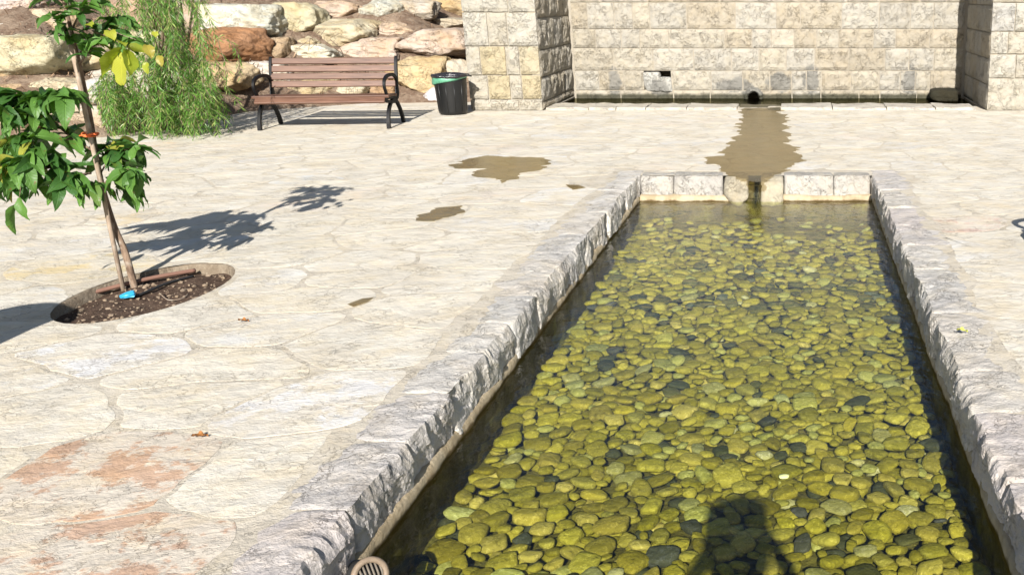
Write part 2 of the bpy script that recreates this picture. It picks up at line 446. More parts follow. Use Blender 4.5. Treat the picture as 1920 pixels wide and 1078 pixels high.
allp = np.array(seeds+mir)
A = allp*np.array(SXY)
cells = []
for i in range(real):
    d = np.hypot(*(A-A[i]).T); nb = np.argsort(d)[1:26]
    x0, y0 = A[i]; poly = [(x0-1.2, y0-1.2), (x0+1.2, y0-1.2), (x0+1.2, y0+1.2), (x0-1.2, y0+1.2)]
    for j in nb:
        nx, ny = A[j]-A[i]; c = nx*(A[j][0]+x0)/2+ny*(A[j][1]+y0)/2
        poly = clip(poly, nx, ny, c)
        if len(poly) < 3: break
    cxm = sum(a for a, b in poly)/max(1, len(poly))/SXY[0]
    if -4.9 < cxm < 4.2 and len(poly) >= 3: poly = clip(poly, 0, 1, 14.16*SXY[1])
    if len(poly) >= 3: cells.append([(a/SXY[0], b/SXY[1]) for a, b in poly])
def pit_wave(a): return 1+.03*np.sin(3*a+1)+.02*np.sin(7*a)
def flag_geo(poly, h):
    pts = []
    n = len(poly)
    for i in range(n):
        a, b = Vector((*poly[i], 0)), Vector((*poly[(i+1) % n], 0)); m = max(1, int((b-a).length/.06))
        for k in range(m): pts.append(a.lerp(b, k/m))
    if len(pts) < 5: return None
    P = np.array([p[:] for p in pts])
    for _ in range(2): P = .5*P+.25*np.roll(P, 1, 0)+.25*np.roll(P, -1, 0)
    P[:, 0] += .075*fbm(P*3.1, 3, 11)+.020*fbm(P*15, 2, 3); P[:, 1] += .060*fbm(P*3.1, 3, 29)+.016*fbm(P*15, 2, 5)
    c = P.mean(0)
    qx, qy = (P[:, 0]-PIT[0])/PIT[2], (P[:, 1]-PIT[1])/PIT[3]; qr = np.hypot(qx, qy); ang = np.arctan2(qy, qx); lim = pit_wave(ang)+.035
    kx = np.where(qr < lim, lim/np.maximum(qr, 1e-3), 1.0); P[:, 0] = PIT[0]+qx*kx*PIT[2]; P[:, 1] = PIT[1]+qy*kx*PIT[3]
    def inset(P, d):
        t = np.roll(P, -1, 0)-np.roll(P, 1, 0); nrm = np.stack([-t[:, 1], t[:, 0], 0*t[:, 0]], 1)
        nrm /= np.linalg.norm(nrm, axis=1)[:, None]+1e-9
        return P+nrm*np.minimum(d, .3*np.linalg.norm(P-c, axis=1))[:, None]
    n = len(P); jw = random.uniform(.004, .013); r1 = inset(P, jw); r2 = inset(P, jw+.003); r3 = inset(P, jw+.009)
    V = []
    for Q, z in ((r1, -.035), (r2, h-.0004), (r3, h)):
        for q in Q: V.append((q[0]-c[0], q[1]-c[1], z))
    V.append((0, 0, h)); Fc = []
    for L in (0, 1):
        for i in range(n):
            j = (i+1) % n; Fc.append((L*n+i, L*n+j, (L+1)*n+j, (L+1)*n+i))
    for i in range(n): Fc.append((2*n+i, 2*n+(i+1) % n, 3*n))
    return V, Fc, c
PAL = [((.600, .560, .478), 6), ((.610, .578, .508), 6), ((.580, .562, .525), 3), ((.585, .525, .42), 2), ((.59, .53, .455), 2), ((.55, .515, .44), 2)]
PALX = [c for c, k in PAL for _ in range(k)]
SPEC = [(gp(250, 930), (.46, .315, .225)), (gp(90, 1015), (.46, .32, .235)), (gp(1795, 425), (.52, .40, .34)), (gp(60, 520), (.57, .48, .31)), (gp(285, 410), (.57, .48, .33)), (gp(505, 345), (.55, .55, .53)), (gp(480, 800), (.60, .59, .58)), (gp(220, 640), (.62, .61, .60)), (gp(340, 270), (.57, .46, .35))]
out = []
for poly in cells:
    g = flag_geo(poly, random.uniform(-.0006, .0006))
    if g is None: continue
    V, Fc, c = g
    pr = project((c[0], c[1], 0)); area = 0
    if pr and -60 < pr[0] < 1980 and -40 < pr[1] < 1180:
        xs = [project((v[0]+c[0], v[1]+c[1], 0)) for v in V[-1-len(V)//3:-1]]
        xs = [q for q in xs if q]
        area = abs(sum(xs[i][0]*xs[(i+1) % len(xs)][1]-xs[(i+1) % len(xs)][0]*xs[i][1] for i in range(len(xs))))/2
    out.append((area, V, Fc, c))
out.sort(key=lambda q: -q[0])
rest = MB(); nfl = 0
for area, V, Fc, c in out:
    if area > 20 and nfl < 300:
        col = random.choice(PALX); k = random.uniform(.97, 1.03); col = tuple(x*k for x in col)
        o = link('flagstone', meshdata('flagstone', V, Fc, M['flag']), plaza, (c[0], c[1], 0), color=col); o['_c'] = 0
        del o['_c']; nfl += 1
    else: rest.add((V, Fc), Matrix.Translation((c[0], c[1], 0)))
tag(rest.build('flagstones', M['flag'], plaza, color=(.60, .56, .48)), kind='stuff')
flags = [o for o in plaza.children if o.name.startswith('flagstone') and o.get('kind') is None]
for p, col in SPEC:
    o = min(flags, key=lambda q: (q.location-p).length); o.color = (*col, 1)

# ---- earth bank behind the bench and behind the wall
BND = [(-40, 9.6), (-9.4, 10.9), (-8.0, 11.3), (-7.75, 13.9), (-6.6, 14.9), (-4.62, 15.2), (-4.62, 16.9), (40, 16.9)]
def bank_d(X, Y):
    best = np.full(X.shape, 1e9); sign = np.ones(X.shape)
    for (a, b), (c, d) in zip(BND[:-1], BND[1:]):
        dx, dy = c-a, d-b; L = dx*dx+dy*dy
        t = np.clip(((X-a)*dx+(Y-b)*dy)/L, 0, 1); ex, ey = X-(a+t*dx), Y-(b+t*dy); q = np.hypot(ex, ey)
        s = np.sign(dx*(Y-b)-dy*(X-a)); up = q < best-1e-6
        best = np.where(up, q, best); sign = np.where(up, s, sign)
    return best*np.where(sign == 0, 1, sign)
def bank_z(X, Y):
    X = np.asarray(X, float); Y = np.asarray(Y, float); d = bank_d(X, Y)
    z = np.where(d < 0, d*1.2, .68*np.minimum(d, 2.3)+.30*np.maximum(0, np.minimum(d-2.3, 9)))
    nz = .07*fbm(np.stack([X*1.7, Y*1.7, 0*X], -1).reshape(-1, 3), 5, 5).reshape(X.shape)
    return z + nz*np.clip(d*2, 0, 1) - .02
xs = np.concatenate([np.arange(-18, -4.3, .13), np.arange(-4.3, 18, .6)]); ys = np.concatenate([np.arange(8.5, 20, .13), np.arange(20, 40, .8)])
GX, GY = np.meshgrid(xs, ys); GZ = bank_z(GX, GY); GZ = np.maximum(GZ, -.6)
nx_, ny_ = len(xs), len(ys)
V = np.stack([GX, GY, GZ], -1).reshape(-1, 3); Fc = []
for j in range(ny_-1):
    for i in range(nx_-1):
        k = j*nx_+i
        if max(V[k][2], V[k+1][2], V[k+nx_][2], V[k+nx_+1][2]) > -.06: Fc.append((k, k+1, k+nx_+1, k+nx_))
tag(link('hillside', meshdata('hillside', V, Fc, M['hill'], True)), kind='structure')
# dry needles and twigs lying on the bank
mb = MB()
lx, ly = RNG.uniform(-12.5, -4.7, 16000), RNG.uniform(10.8, 19.5, 16000); ld = bank_d(lx, ly); ok_ = (ld > .15) & (ld < 4.2)
lx, ly = lx[ok_][:6500], ly[ok_][:6500]; lz = bank_z(lx, ly)
for x, y, z in zip(lx.tolist(), ly.tolist(), lz.tolist()):
    L = random.uniform(.05, .22); a = random.uniform(0, 6.28); b = random.uniform(-.4, .5)
    c = Vector((x, y, z+random.uniform(.005, .05))); dv = Vector((math.cos(a), math.sin(a), b))*L; sd = Vector((-math.sin(a), math.cos(a), .3))*random.uniform(.002, .005)
    mid = c+dv*.5+Vector((0, 0, random.uniform(.0, .03)))
    mb.v += [c-sd, c+sd, mid+sd, mid-sd, c+dv]; k = len(mb.v)-5
    mb.f += [(k, k+1, k+2, k+3), (k+3, k+2, k+4)]
tag(mb.build('dry_needle_litter', M['litter']), 'loose brown dry needles and twigs scattered between the boulders', 'litter', kind='stuff')

# ---- tree pit soil
def soil_sheet():
    V, Fc = [], []; nr, na = 12, 56
    for i in range(nr+1):
        for k in range(na):
            r = i/nr*1.06; a = 2*math.pi*k/na
            x, y = PIT[0]+PIT[2]*r*math.cos(a), PIT[1]+PIT[3]*r*math.sin(a); V.append([x, y, 0])
    P = np.array(V); P[:, 2] = -.055+.03*fbm(P*6, 4, 3)
    for i in range(nr):
        for k in range(na):
            k2 = (k+1) % na; Fc.append((i*na+k, i*na+k2, (i+1)*na+k2, (i+1)*na+k))
    return P, Fc
P, Fc = soil_sheet(); soil = tag(link('soil', meshdata('soil', P, Fc, M['soil'], True)), kind='structure')
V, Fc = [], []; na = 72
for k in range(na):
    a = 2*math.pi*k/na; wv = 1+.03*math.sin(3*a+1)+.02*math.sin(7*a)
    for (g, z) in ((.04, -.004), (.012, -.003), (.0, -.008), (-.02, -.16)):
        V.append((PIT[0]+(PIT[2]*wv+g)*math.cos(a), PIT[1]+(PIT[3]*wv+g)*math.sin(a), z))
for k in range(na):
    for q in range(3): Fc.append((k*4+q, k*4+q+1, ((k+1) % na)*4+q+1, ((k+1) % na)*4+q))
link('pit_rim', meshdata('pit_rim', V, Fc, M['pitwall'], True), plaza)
# stones and clods in the soil
mb = MB(); iv, fi = ico(1)
for _ in range(330):
    a, r = random.uniform(0, 6.28), math.sqrt(random.random())*.93
    x, y = PIT[0]+PIT[2]*r*math.cos(a), PIT[1]+PIT[3]*r*math.sin(a); s = .004+.014*random.random()**3
    q = iv*np.array([s, s*random.uniform(.6, 1), s*.6])*(1+.25*RNG.normal(size=(len(iv), 1)))
    z = -.055+.03*float(fbm(np.array([[x*6, y*6, 0]]), 4, 3)[0])
    mb.add((q, fi), Matrix.Translation((x, y, z+s*.2)) @ Matrix.Rotation(random.uniform(0, 6), 4, 'Z'))
tag(mb.build('gravel', M['gravel']), 'small stones and clods scattered over the brown tree pit soil', 'gravel', kind='stuff')

# ================================================================== POOL
pool = thing('stone_pool', 'long rectangular stone pool with rough grey kerbs and a pebble bed', 'pool', ((PX0+PX1)/2, 4.8, 0))
POFF = Vector(((PX0+PX1)/2, 4.8, 0))
def padd(name, me, color=None, loc=(0, 0, 0)):
    return link(name, me, pool, Vector(loc)-POFF, color=color)
def grid_sheet(fn, nu, nv):
    V = [fn(u/nu, v/nv) for v in range(nv+1) for u in range(nu+1)]
    Fc = [(v*(nu+1)+u, v*(nu+1)+u+1, (v+1)*(nu+1)+u+1, (v+1)*(nu+1)+u) for v in range(nv) for u in range(nu)]
    return V, Fc
BED = -.475
def bed_z(x, y):
    p = np.array([[x*2, y*2, 0]]); z = BED+.02*float(fbm(p, 4, 8)[0])
    s = max(0, min(1, (y-7.1-.5*max(0, .1-x))/.9)); return z+.055*s*s*(3-2*s)
V, Fc = grid_sheet(lambda u, v: (PX0-.1+u*(PX1-PX0+.2), PYN-.1+v*(PYF-PYN+.2), bed_z(PX0-.1+u*(PX1-PX0+.2), PYN-.1+v*(PYF-PYN+.2))), 36, 110)
padd('bed', meshdata('bed', V, Fc, M['bed'], True))
def wall_side(a, b, nrm):
    a, b, nrm = Vector(a), Vector(b), Vector(nrm); L = (b-a).length
    nu = int(L/.05)
    P = []; 
    for v in range(11):
        for u in range(nu+1):
            p = a.lerp(b, u/nu); P.append((p.x, p.y, -.18-.5*v/10))
    P = np.array(P); d = .03*fbm(P*3.5, 5, 2)
    P += np.array(nrm)[None]*d[:, None]
    Fc = [(v*(nu+1)+u, v*(nu+1)+u+1, (v+1)*(nu+1)+u+1, (v+1)*(nu+1)+u) for v in range(10) for u in range(nu)]
    return P, Fc
for a, b, nr in (((PX0-.03, PYN-.05, 0), (PX0-.03, PYF+.05, 0), (1, 0, 0)), ((PX1+.03, PYN-.05, 0), (PX1+.03, PYF+.05, 0), (-1, 0, 0)),
                 ((PX0-.05, PYF+.03, 0), (PX1+.05, PYF+.03, 0), (0, -1, 0)), ((PX0-.05, PYN-.03, 0), (PX1+.05, PYN-.03, 0), (0, 1, 0))):
    padd('basin_wall', meshdata('basin_wall', *wall_side(a, b, nr), M['basin'], True))
# mortar rim at the waterline
def rim(a, b, nrm, proud=.0):
    a, b, nrm = Vector(a), Vector(b), np.array(nrm, float); L = (b-a).length; nu = int(L/.03)
    prof = [(-.07, -.165), (-.022, -.170), (-.010, -.184), (-.006, -.208), (-.008, -.245), (-.06, -.26)]
    P, N = [], []
    for u in range(nu+1):
        p = a.lerp(b, u/nu)
        for (o, z) in prof: P.append((p.x+nrm[0]*(o+proud), p.y+nrm[1]*(o+proud), z))
    P = np.array(P); P += nrm[None]*(.012*fbm(P*9, 4, 4)+.010*fbm(P*1.7, 2, 9))[:, None]; P[:, 2] += .016*fbm(P*5, 4, 6)
    m = len(prof); Fc = [(u*m+k, u*m+k+1, (u+1)*m+k+1, (u+1)*m+k) for u in range(nu) for k in range(m-1)]
    return P, Fc
for a, b, nr in (((PX0, PYN, 0), (PX0, PYF, 0), (1, 0, 0)), ((PX1, PYN, 0), (PX1, PYF, 0), (-1, 0, 0)), ((PX0, PYF, 0), (-.52, PYF, 0), (0, -1, 0)), ((-.17, PYF, 0), (PX1, PYF, 0), (0, -1, 0))):
    padd('mortar_rim', meshdata('mortar_rim', *rim(a, b, nr), M['rim'], True))
# rough split kerb stones
def kerb_geo(L, W, Dp, seed, face=.024, slope=-.004, zt=.006):
    """local: x along the stone, y from outer edge (0) to pool (W), z up"""
    nu = max(10, int(L/.012)); top = 11; fc = 20
    prof = [(0, -.14), (0, -.05)]+[(W*k/top, 0) for k in range(top+1)]+[(W+slope*(k/fc), -Dp*k/fc) for k in range(1, fc+1)]+[(W*.5, -Dp)]
    m = len(prof); it0, it1 = 2, 2+top; P = np.zeros(((nu+1)*m, 3)); kind = np.zeros((nu+1)*m); ed = np.zeros((nu+1)*m)
    for u in range(nu+1):
        for k, (y, z) in enumerate(prof):
            i = u*m+k; P[i] = (L*u/nu, y, z)
            if it0 <= k <= it1: kind[i] = 1
            elif it1 < k < m-1: kind[i] = 2
            ed[i] = abs(k-it1)
    Q = P.copy(); S = Q+seed*3.7
    e = np.minimum(P[:, 0], L-P[:, 0]); ef = np.clip(e/.025, 0, 1); ef = ef*(2-ef)
    # split face: slanting ridges
    ca, sa = math.cos(.62), math.sin(.62); a1 = S[:, 0]*ca+S[:, 2]*sa; b1 = -S[:, 0]*sa+S[:, 2]*ca
    wp = .06*fbm(S*5, 3, seed+70); a1 = a1+wp; b1 = b1-wp
    fr = ridge(np.stack([a1*11, b1*6.0, S[:, 1]*4], 1), 5, seed, .66)
    fl = fbm(np.stack([S[:, 0]*2.6, S[:, 2]*2.4, 0*a1], 1), 3, seed+40)
    big = fbm(np.stack([a1*5.5, b1*3.0, 0*a1], 1), 3, seed+3); big = np.round(3*big)/3*.6+big*.6
    isf = kind == 2; t = np.clip(ed/5, 0, 1)
    disp = face*(.55*fr+.45*fl+1.0*big)
    # the edge itself is chipped
    chip = .030*fbm(np.stack([S[:, 0]*6, 0*a1, 0*a1], 1), 4, seed+9)+.010*ridge(np.stack([S[:, 0]*13, 0*a1, 0*a1], 1), 2, seed+5)-.012
    near = np.where(kind == 1, np.clip(1-ed/4, 0, 1), np.clip(1-ed/7, 0, 1))*(kind > 0)
    P[:, 1] += np.where(isf, disp*(.35+.65*t)+chip*near, chip*near)
    P[:, 1] -= np.where(isf, .018*(1-ef), .014*(1-ef)*(kind == 1)*near)
    topn = .010*fbm(S*np.array([5, 5, 1])*1.2, 4, seed+2)+.006*fbm(S*16, 3, seed+8)
    P[:, 2] += np.where(kind == 1, zt+topn-.014*np.clip(1-Q[:, 1]/(W*.5), 0, 1)-.020*near*np.abs(chip)/.02*.5-.005*(1-ef), 0)
    P[:, 2] += np.where(isf, (zt*.8-.02*np.abs(chip)/.03)*np.clip(1-ed/6, 0, 1), 0)
    P[:, 0] += np.where(kind > 0, .006*fbm(S*14, 2, seed+1), 0)
    Fc = [(u*m+k, (u+1)*m+k, (u+1)*m+(k+1) % m, u*m+(k+1) % m) for u in range(nu) for k in range(m)]
    Fc.append(tuple(range(m))); Fc.append(tuple(nu*m+k for k in range(m-1, -1, -1)))
    return P, Fc
KCOL = [(.50, .475, .435), (.52, .495, .455), (.48, .452, .425), (.51, .478, .43), (.465, .448, .42), (.495, .455, .43)]
def kerb_line(p, direction, L, flip, seed, W=KW, Dp=.20, **kw):
    P, Fc = kerb_geo(L-.006, W, Dp, seed, **kw)
    ax = Vector(direction); ny = Vector((-ax.y, ax.x, 0))*(-1 if flip else 1)
    Q = [(p[0]+ax.x*(q[0]+.003)+ny.x*q[1], p[1]+ax.y*(q[0]+.003)+ny.y*q[1], q[2]) for q in P]
    if not flip: Fc = [f[::-1] for f in Fc]
    c = np.array(Q).mean(0); c[2] = 0
    o = padd('kerb_stone', meshdata('kerb_stone', np.array(Q)-c, Fc, M['kerb'], True), random.choice(KCOL), c)
    o.data.polygons.foreach_set('use_smooth', [False]*len(o.data.polygons)); return o
def seq(a, b, lo, hi):
    s = [a]
    while s[-1] < b-1e-6:
        q = s[-1]+random.uniform(lo, hi)
        s.append(b if q > b-lo*.8 else q)
    return list(zip(s[:-1], s[1:]))
sd = 1
for a, b in seq(PYN-.3, PYF+.37, .45, .95):
    wd = KW+random.uniform(-.05, .06); kerb_line((PX0-.018-wd, a), (0, 1, 0), b-a, True, sd, W=wd); sd += 1
for a, b in seq(PYN-.3, PYF+.37, .40, .85):
    wd = KW+random.uniform(-.04, .06); kerb_line((PX1+.018+wd, a), (0, 1, 0), b-a, False, sd, W=wd, face=.026); sd += 1
for a, b in ((PX0+.0, -1.12), (-1.12, -.66), (-.10, .36), (.36, PX1-.0)):
    kerb_line((a, PYF+.035+.33), (1, 0, 0), b-a, True, sd, W=.27, face=.026, slope=.045, Dp=.19).color = (.36, .342, .31, 1); sd += 1
kerb_line((PX0-.3, PYN-.335), (1, 0, 0), PX1-PX0+.6, False, sd, W=KW)
# two rounded stones beside the outlet notch, and its wet floor
def rock_geo(sub, seed, dims, planes=16, hmin=.72, nz=.06, nsc=2.2, sharp=14, box=.78):
    d, fi = ico(sub); rg = np.random.default_rng(seed)
    nrm = rg.normal(size=(planes, 3)); nrm /= np.linalg.norm(nrm, axis=1)[:, None]
    nrm = np.concatenate([nrm, [[1, 0, 0], [-1, 0, 0], [0, 1, 0], [0, -1, 0], [0, 0, 1], [0, 0, -1]]])
    hh = np.concatenate([rg.uniform(hmin, 1.0, planes), np.full(6, box)])
    q = np.maximum(d @ nrm.T, .02)/hh[None]
    r = 1/((q**sharp).sum(1)**(1/sharp))
    P = d*r[:, None]
    P = P*(1+nz*fbm(P*nsc+seed*1.3, 5, seed)[:, None]+nz*.7*ridge(P*nsc*1.7+seed, 4, seed+1)[:, None])
    lo, hi = P.min(0), P.max(0); P = (P-(lo+hi)/2)/((hi-lo)/2)*np.array(dims)
    return P, fi
for (x0, x1, y0, y1, s) in ((1356, 1404, 329, 377, 5), (1426, 1469, 326, 377, 9)):
    a, b = pt(x0, y1, PYF-.03), pt(x1, y0, PYF+.12); wd = (b.x-a.x)/2
    P, fi = rock_geo(4, s, (wd*1.04, .17, .14), 9, .78, .07, 2.4)
    padd('outlet_stone', meshdata('outlet_stone', P, fi, M['kerb'], True), (.36, .325, .25), ((a.x+b.x)/2, PYF+.15, -.135))
mb = MB(); mb.add(boxgeo(-.52, -.17, PYF+.02, PYF+.42, -.2, -.075, .01))
padd('notch_floor', meshdata('notch_floor', mb.v, mb.f, M['basin']))
# water
def sheet(x0, x1, y0, y1, z, name, mat):
    return tag(link(name, meshdata(name, [(x0, y0, z), (x1, y0, z), (x1, y1, z), (x0, y1, z)], [(0, 1, 2, 3)], mat)), kind='structure')
sheet(PX0-.06, PX1+.06, PYN-.08, PYF+.06, -.22, 'water', M['water'])
# trickle falling from the notch
mb = MB(); xn = -.345
for k in range(5):
    x = xn+random.uniform(-.03, .03); ptsT = [(x, PYF+.20, -.055), (x+.003, PYF+.06, -.06), (x+random.uniform(-.01, .01), PYF-.02, -.10), (x+random.uniform(-.015, .015), PYF-.055, -.17), (x+random.uniform(-.02, .02), PYF-.065, -.225)]
    mb.tube(catmull(ptsT, 4), [.009+.004*random.random() for _ in range(17)], n=6)
for k in range(26):
    q, fi = ico(1); s = random.uniform(.003, .008)
    mb.add((q*s, fi), Matrix.Translation((xn+random.gauss(0, .03), PYF-.05-random.random()*.06, -.21+random.random()*.12)))
tag(mb.build('water_trickle', M['drip'], None, True), 'thin sparkling trickle of water falling between two rounded stones into the pool', 'water trickle')

# ---- pebbles on the pool bed
def peb_geo(k, sub):
    rg = np.random.default_rng(100+k)
    return rock_geo(sub, 100+k, (1.0, rg.uniform(.62, .95), rg.uniform(.30, .45)), 7+k % 4, .87, .030, 1.6, 7+k % 4, .97)
pv = [peb_geo(k, 2) for k in range(22)]
pme = [meshdata('pebble', *peb_geo(k, 3), M['pebble'], True) for k in range(22)]
placed = []; hsh = {}
def try_peb(x, y, r, gap):
    k = (int(x//.1), int(y//.1))
    for i in (-2, -1, 0, 1, 2):
        for j in (-2, -1, 0, 1, 2):
            for (a, b, rr) in hsh.get((k[0]+i, k[1]+j), ()):
                if (a-x)**2+(b-y)**2 < (gap*(r+rr))**2: return False
    hsh.setdefault(k, []).append((x, y, r)); return True
gx, gy = np.meshgrid(np.arange(120)/52-1.5, np.arange(480)/52, indexing='ij'); SN = fbm(np.stack([gx.ravel()*4, gy.ravel()*4, 0*gx.ravel()], 1), 3, 61).reshape(120, 480)
pebs = []
for layer, (gap, nt, zo) in enumerate(((.78, 9000, .0), (.86, 34000, .026))):
    hsh = {}
    for t_ in range(nt):
        f = 1-t_/nt
        r = (.026+.042*f*random.random()**.6) if layer else random.uniform(.035, .055)
        x, y = random.uniform(PX0+.02, PX1-.02), random.uniform(PYN+.05, PYF-.06)
        sl_ = (y-7.65-.75*max(0, min(1, -x-.05)))*1.1+.9*SN[min(119, int((x+1.5)*52)), min(479, int(y*52))]
        if sl_ > .12 and random.random() < .985: continue
        if try_peb(x, y, r, gap): pebs.append((x, y, r, zo))
dark_zone = lambda x, y: (6.15 < y < 7.25 and -.75 < x < .65)  # extra dark pebbles here stand in for a darker band across the bed
items = []
for (x, y, r, zo) in pebs:
    z = bed_z(x, y)+.02+zo*random.uniform(.8, 1.1)+.004
    pr = project((x, y, z)); vis = 0
    if pr and -20 < pr[0] < 1940 and pr[1] < 1100: vis = r/pr[2]*(1 if zo else .35)
    rot = (random.gauss(0, .13), random.gauss(0, .13), random.uniform(0, 6.28)); k = random.randrange(22)
    mx = Matrix.LocRotScale(Vector((x, y, z)), __import__('mathutils').Euler(rot), Vector((r, r, r*random.uniform(.8, 1.1))))
    rd = random.random(); g = random.uniform(.70, 1.22); tint = (g, g*random.uniform(.95, 1.04), g*random.uniform(.7, 1.5)); dk = False
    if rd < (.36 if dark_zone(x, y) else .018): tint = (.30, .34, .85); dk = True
    elif rd > .92: tint = (1.25, 1.22, 2.2)
    items.append((vis, mx, k, tint, dk))
items.sort(key=lambda q: -q[0])
stuff = {}
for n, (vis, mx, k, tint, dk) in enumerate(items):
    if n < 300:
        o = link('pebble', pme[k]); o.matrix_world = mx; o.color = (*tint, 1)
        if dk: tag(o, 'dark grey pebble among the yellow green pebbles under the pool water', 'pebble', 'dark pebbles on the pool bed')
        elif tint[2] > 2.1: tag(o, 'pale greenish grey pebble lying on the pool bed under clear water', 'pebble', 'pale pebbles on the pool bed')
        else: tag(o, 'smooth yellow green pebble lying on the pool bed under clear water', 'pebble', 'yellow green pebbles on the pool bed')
    else:
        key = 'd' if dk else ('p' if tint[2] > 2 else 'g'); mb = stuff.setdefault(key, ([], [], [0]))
        P, fi = pv[k]; m = np.array(mx); Q = P @ m[:3, :3].T+m[:3, 3]; b = mb[2][0]
        mb[0].append(Q); mb[1].append(np.array(fi)+b); mb[2][0] += len(Q)
for key, (vs, fs, _) in stuff.items():
    o = link('pebbles', meshdata('pebbles', np.concatenate(vs), np.concatenate(fs), M['pebble'], True))
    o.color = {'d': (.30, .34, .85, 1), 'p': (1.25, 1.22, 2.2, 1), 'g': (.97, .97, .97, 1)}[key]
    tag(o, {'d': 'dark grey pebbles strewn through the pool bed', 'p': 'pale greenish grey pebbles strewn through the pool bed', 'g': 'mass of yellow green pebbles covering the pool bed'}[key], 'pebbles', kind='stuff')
p = gp(1470, 893, -.388); P, fi = pv[3]
tag(link('white_pebble', meshdata('white_pebble', P*.022, fi, M['whitepeb'], True), loc=p), 'single small bright white pebble among the green ones in the pool', 'pebble')

# ---- round drain grille at the left kerb
c = gp(676, 1066, -.15)
dr = thing('drain_outlet', 'round tan drain outlet with upright slats set in the pool kerb', 'drain', (c.x+.035, c.y-.015, -.165), R(-42)); dr.rotation_euler = (0, R(-22), R(-42))
mb = MB(); ring = [(.0, .050*math.cos(a), .050*math.sin(a)) for a in np.linspace(0, 2*math.pi, 33)]
mb.tube(ring, .0105, n=8, cap=False); mb.build('ring', M['drain'], dr, True)
for k in range(-3, 4):
    y = k*.0125; hh = math.sqrt(max(.0001, .048**2-y*y)); mb = MB()
    mb.tube([(-.004, y, -hh), (.004, y, 0), (-.004, y, hh)], .0036, n=6); mb.build('slat', M['draindark'], dr, True)
mb = MB(); mb.add(tubegeo([(-.16, 0, 0), (-.02, 0, 0)], .047, n=24)); mb.build('pipe_body', M['blackpipe'], dr, True)

# ================================================================== STONEWORK
def block_geo(S, T, D, seed, amp=.022, bev=.010, cell=.045):
    """rough faced block: s right, t up, n out; face near n=0"""
    nu, nv = max(3, int(S/cell)), max(3, int(T/cell))
    V = []
    for v in range(nv+1):
        for u in range(nu+1): V.append((S*u/nu, T*v/nv, 0))
    P = np.array(V); s, t = P[:, 0], P[:, 1]
    e = np.minimum(np.minimum(s, S-s), np.minimum(t, T-t)); ef = np.clip(e/.03, 0, 1)
    q = np.stack([s, t, 0*s], 1)+seed*2.31
    P[:, 2] = -bev*(1-ef)+amp*(.25+.75*ef)*(.8*fbm(q*9, 4, seed, .6)+.5*ridge(q*6.5, 3, seed+7)+.1)
    inner = e > 1e-6
    P[:, 0] += np.where(inner, .012*fbm(q*9, 2, seed+3), 0); P[:, 1] += np.where(inner, .012*fbm(q*9, 2, seed+5), 0)
    # uneven arrises
    jit = .007*fbm(q*11, 3, seed+11)
    P[:, 0] += np.where((s < 1e-6) | (s > S-1e-6), jit, 0); P[:, 1] += np.where((t < 1e-6) | (t > T-1e-6), jit, 0)
    Fc = [(v*(nu+1)+u, v*(nu+1)+u+1, (v+1)*(nu+1)+u+1, (v+1)*(nu+1)+u) for v in range(nv) for u in range(nu)]
    bd = [u for u in range(nu+1)]+[v*(nu+1)+nu for v in range(1, nv+1)]+[nv*(nu+1)+u for u in range(nu-1, -1, -1)]+[v*(nu+1) for v in range(nv-1, 0, -1)]
    b = len(P); back = P[bd].copy(); back[:, 2] = -D; P = np.concatenate([P, back]); m = len(bd)
    for i in range(m): Fc.append((bd[(i+1) % m], bd[i], b+i, b+(i+1) % m))
    return P, Fc
bseed = [50]
def block(parent, origin, Sv, Nv, S, T, color, D=.12, name='block', gap=.0085, **kw):
    bseed[0] += 1
    P, Fc = block_geo(S-2*gap, T-2*gap, D, bseed[0], **kw)
    Sv, Nv = Vector(Sv), Vector(Nv); o3 = Vector(origin)+Sv*gap+Vector((0, 0, gap))
    ctr = o3+Sv*(S/2)+Vector((0, 0, T/2))
    Q = [o3+Sv*p[0]+Vector((0, 0, p[1]))+Nv*p[2]-ctr for p in P]
    if Sv.cross(Vector((0, 0, 1))).dot(Nv) < 0: Fc = [f[::-1] for f in Fc]
    loc = ctr-(parent.location if parent else Vector())
    return link(name, meshdata(name, Q, Fc, M['ashlar']), parent, loc, color=color)
M['core'] = stone_mat('wall_mortar', 2, .4, .004, .01, base=(.31, .28, .23, 1), tamt=.3, speck=.2)
M['corewet'] = simple('dark_cavity_stone', (.10, .09, .075), .9, .2, 10, .3, .02)
WPAL = [(.338, .308, .252), (.358, .330, .276), (.318, .284, .226), (.335, .315, .275), (.335, .297, .235), (.347, .325, .282)]
YW = 16.0
def shade(c, lo=.94, hi=1.05):
    k = random.uniform(lo, hi); return tuple(x*k for x in c)
fw = thing('fountain_wall', 'long pale rough stone block wall with old water outlets above the trough', 'wall', (-.4, YW+.3, 0))
def fadd(name, geo, mat, color=None): return link(name, meshdata(name, *geo, mat), fw, -fw.location, color=color)
def zrow(r): return pt(1400, r, YW).z
ZR = [-.16, zrow(170), zrow(133), zrow(91), zrow(55), zrow(5)]
XL, XR = -3.58, 2.73
HA = (pt(1206, 150, YW).x+.01, pt(1259, 150, YW).x-.01); HB = (pt(1398, 175, YW).x+.01, pt(1428, 175, YW).x-.01)
mb = MB()
for g in ((-3.72, HA[0], -.3, 2.42), (HA[0], HA[1], -.3, ZR[1]+.004), (HA[0], HA[1], ZR[2]-.004, 2.42), (HA[1], HB[0], -.3, 2.42), (HB[0], HB[1], ZR[1]-.004, 2.42), (HB[1], 2.85, -.3, 2.42)):
    mb.add(boxgeo(g[0], g[1], YW+.022, YW+.6, g[2], g[3]))
mb.add(boxgeo(-3.7, 2.8, YW+.602, YW+.7, -.3, 2.40))
fadd('wall_core', (mb.v, mb.f), M['core'])
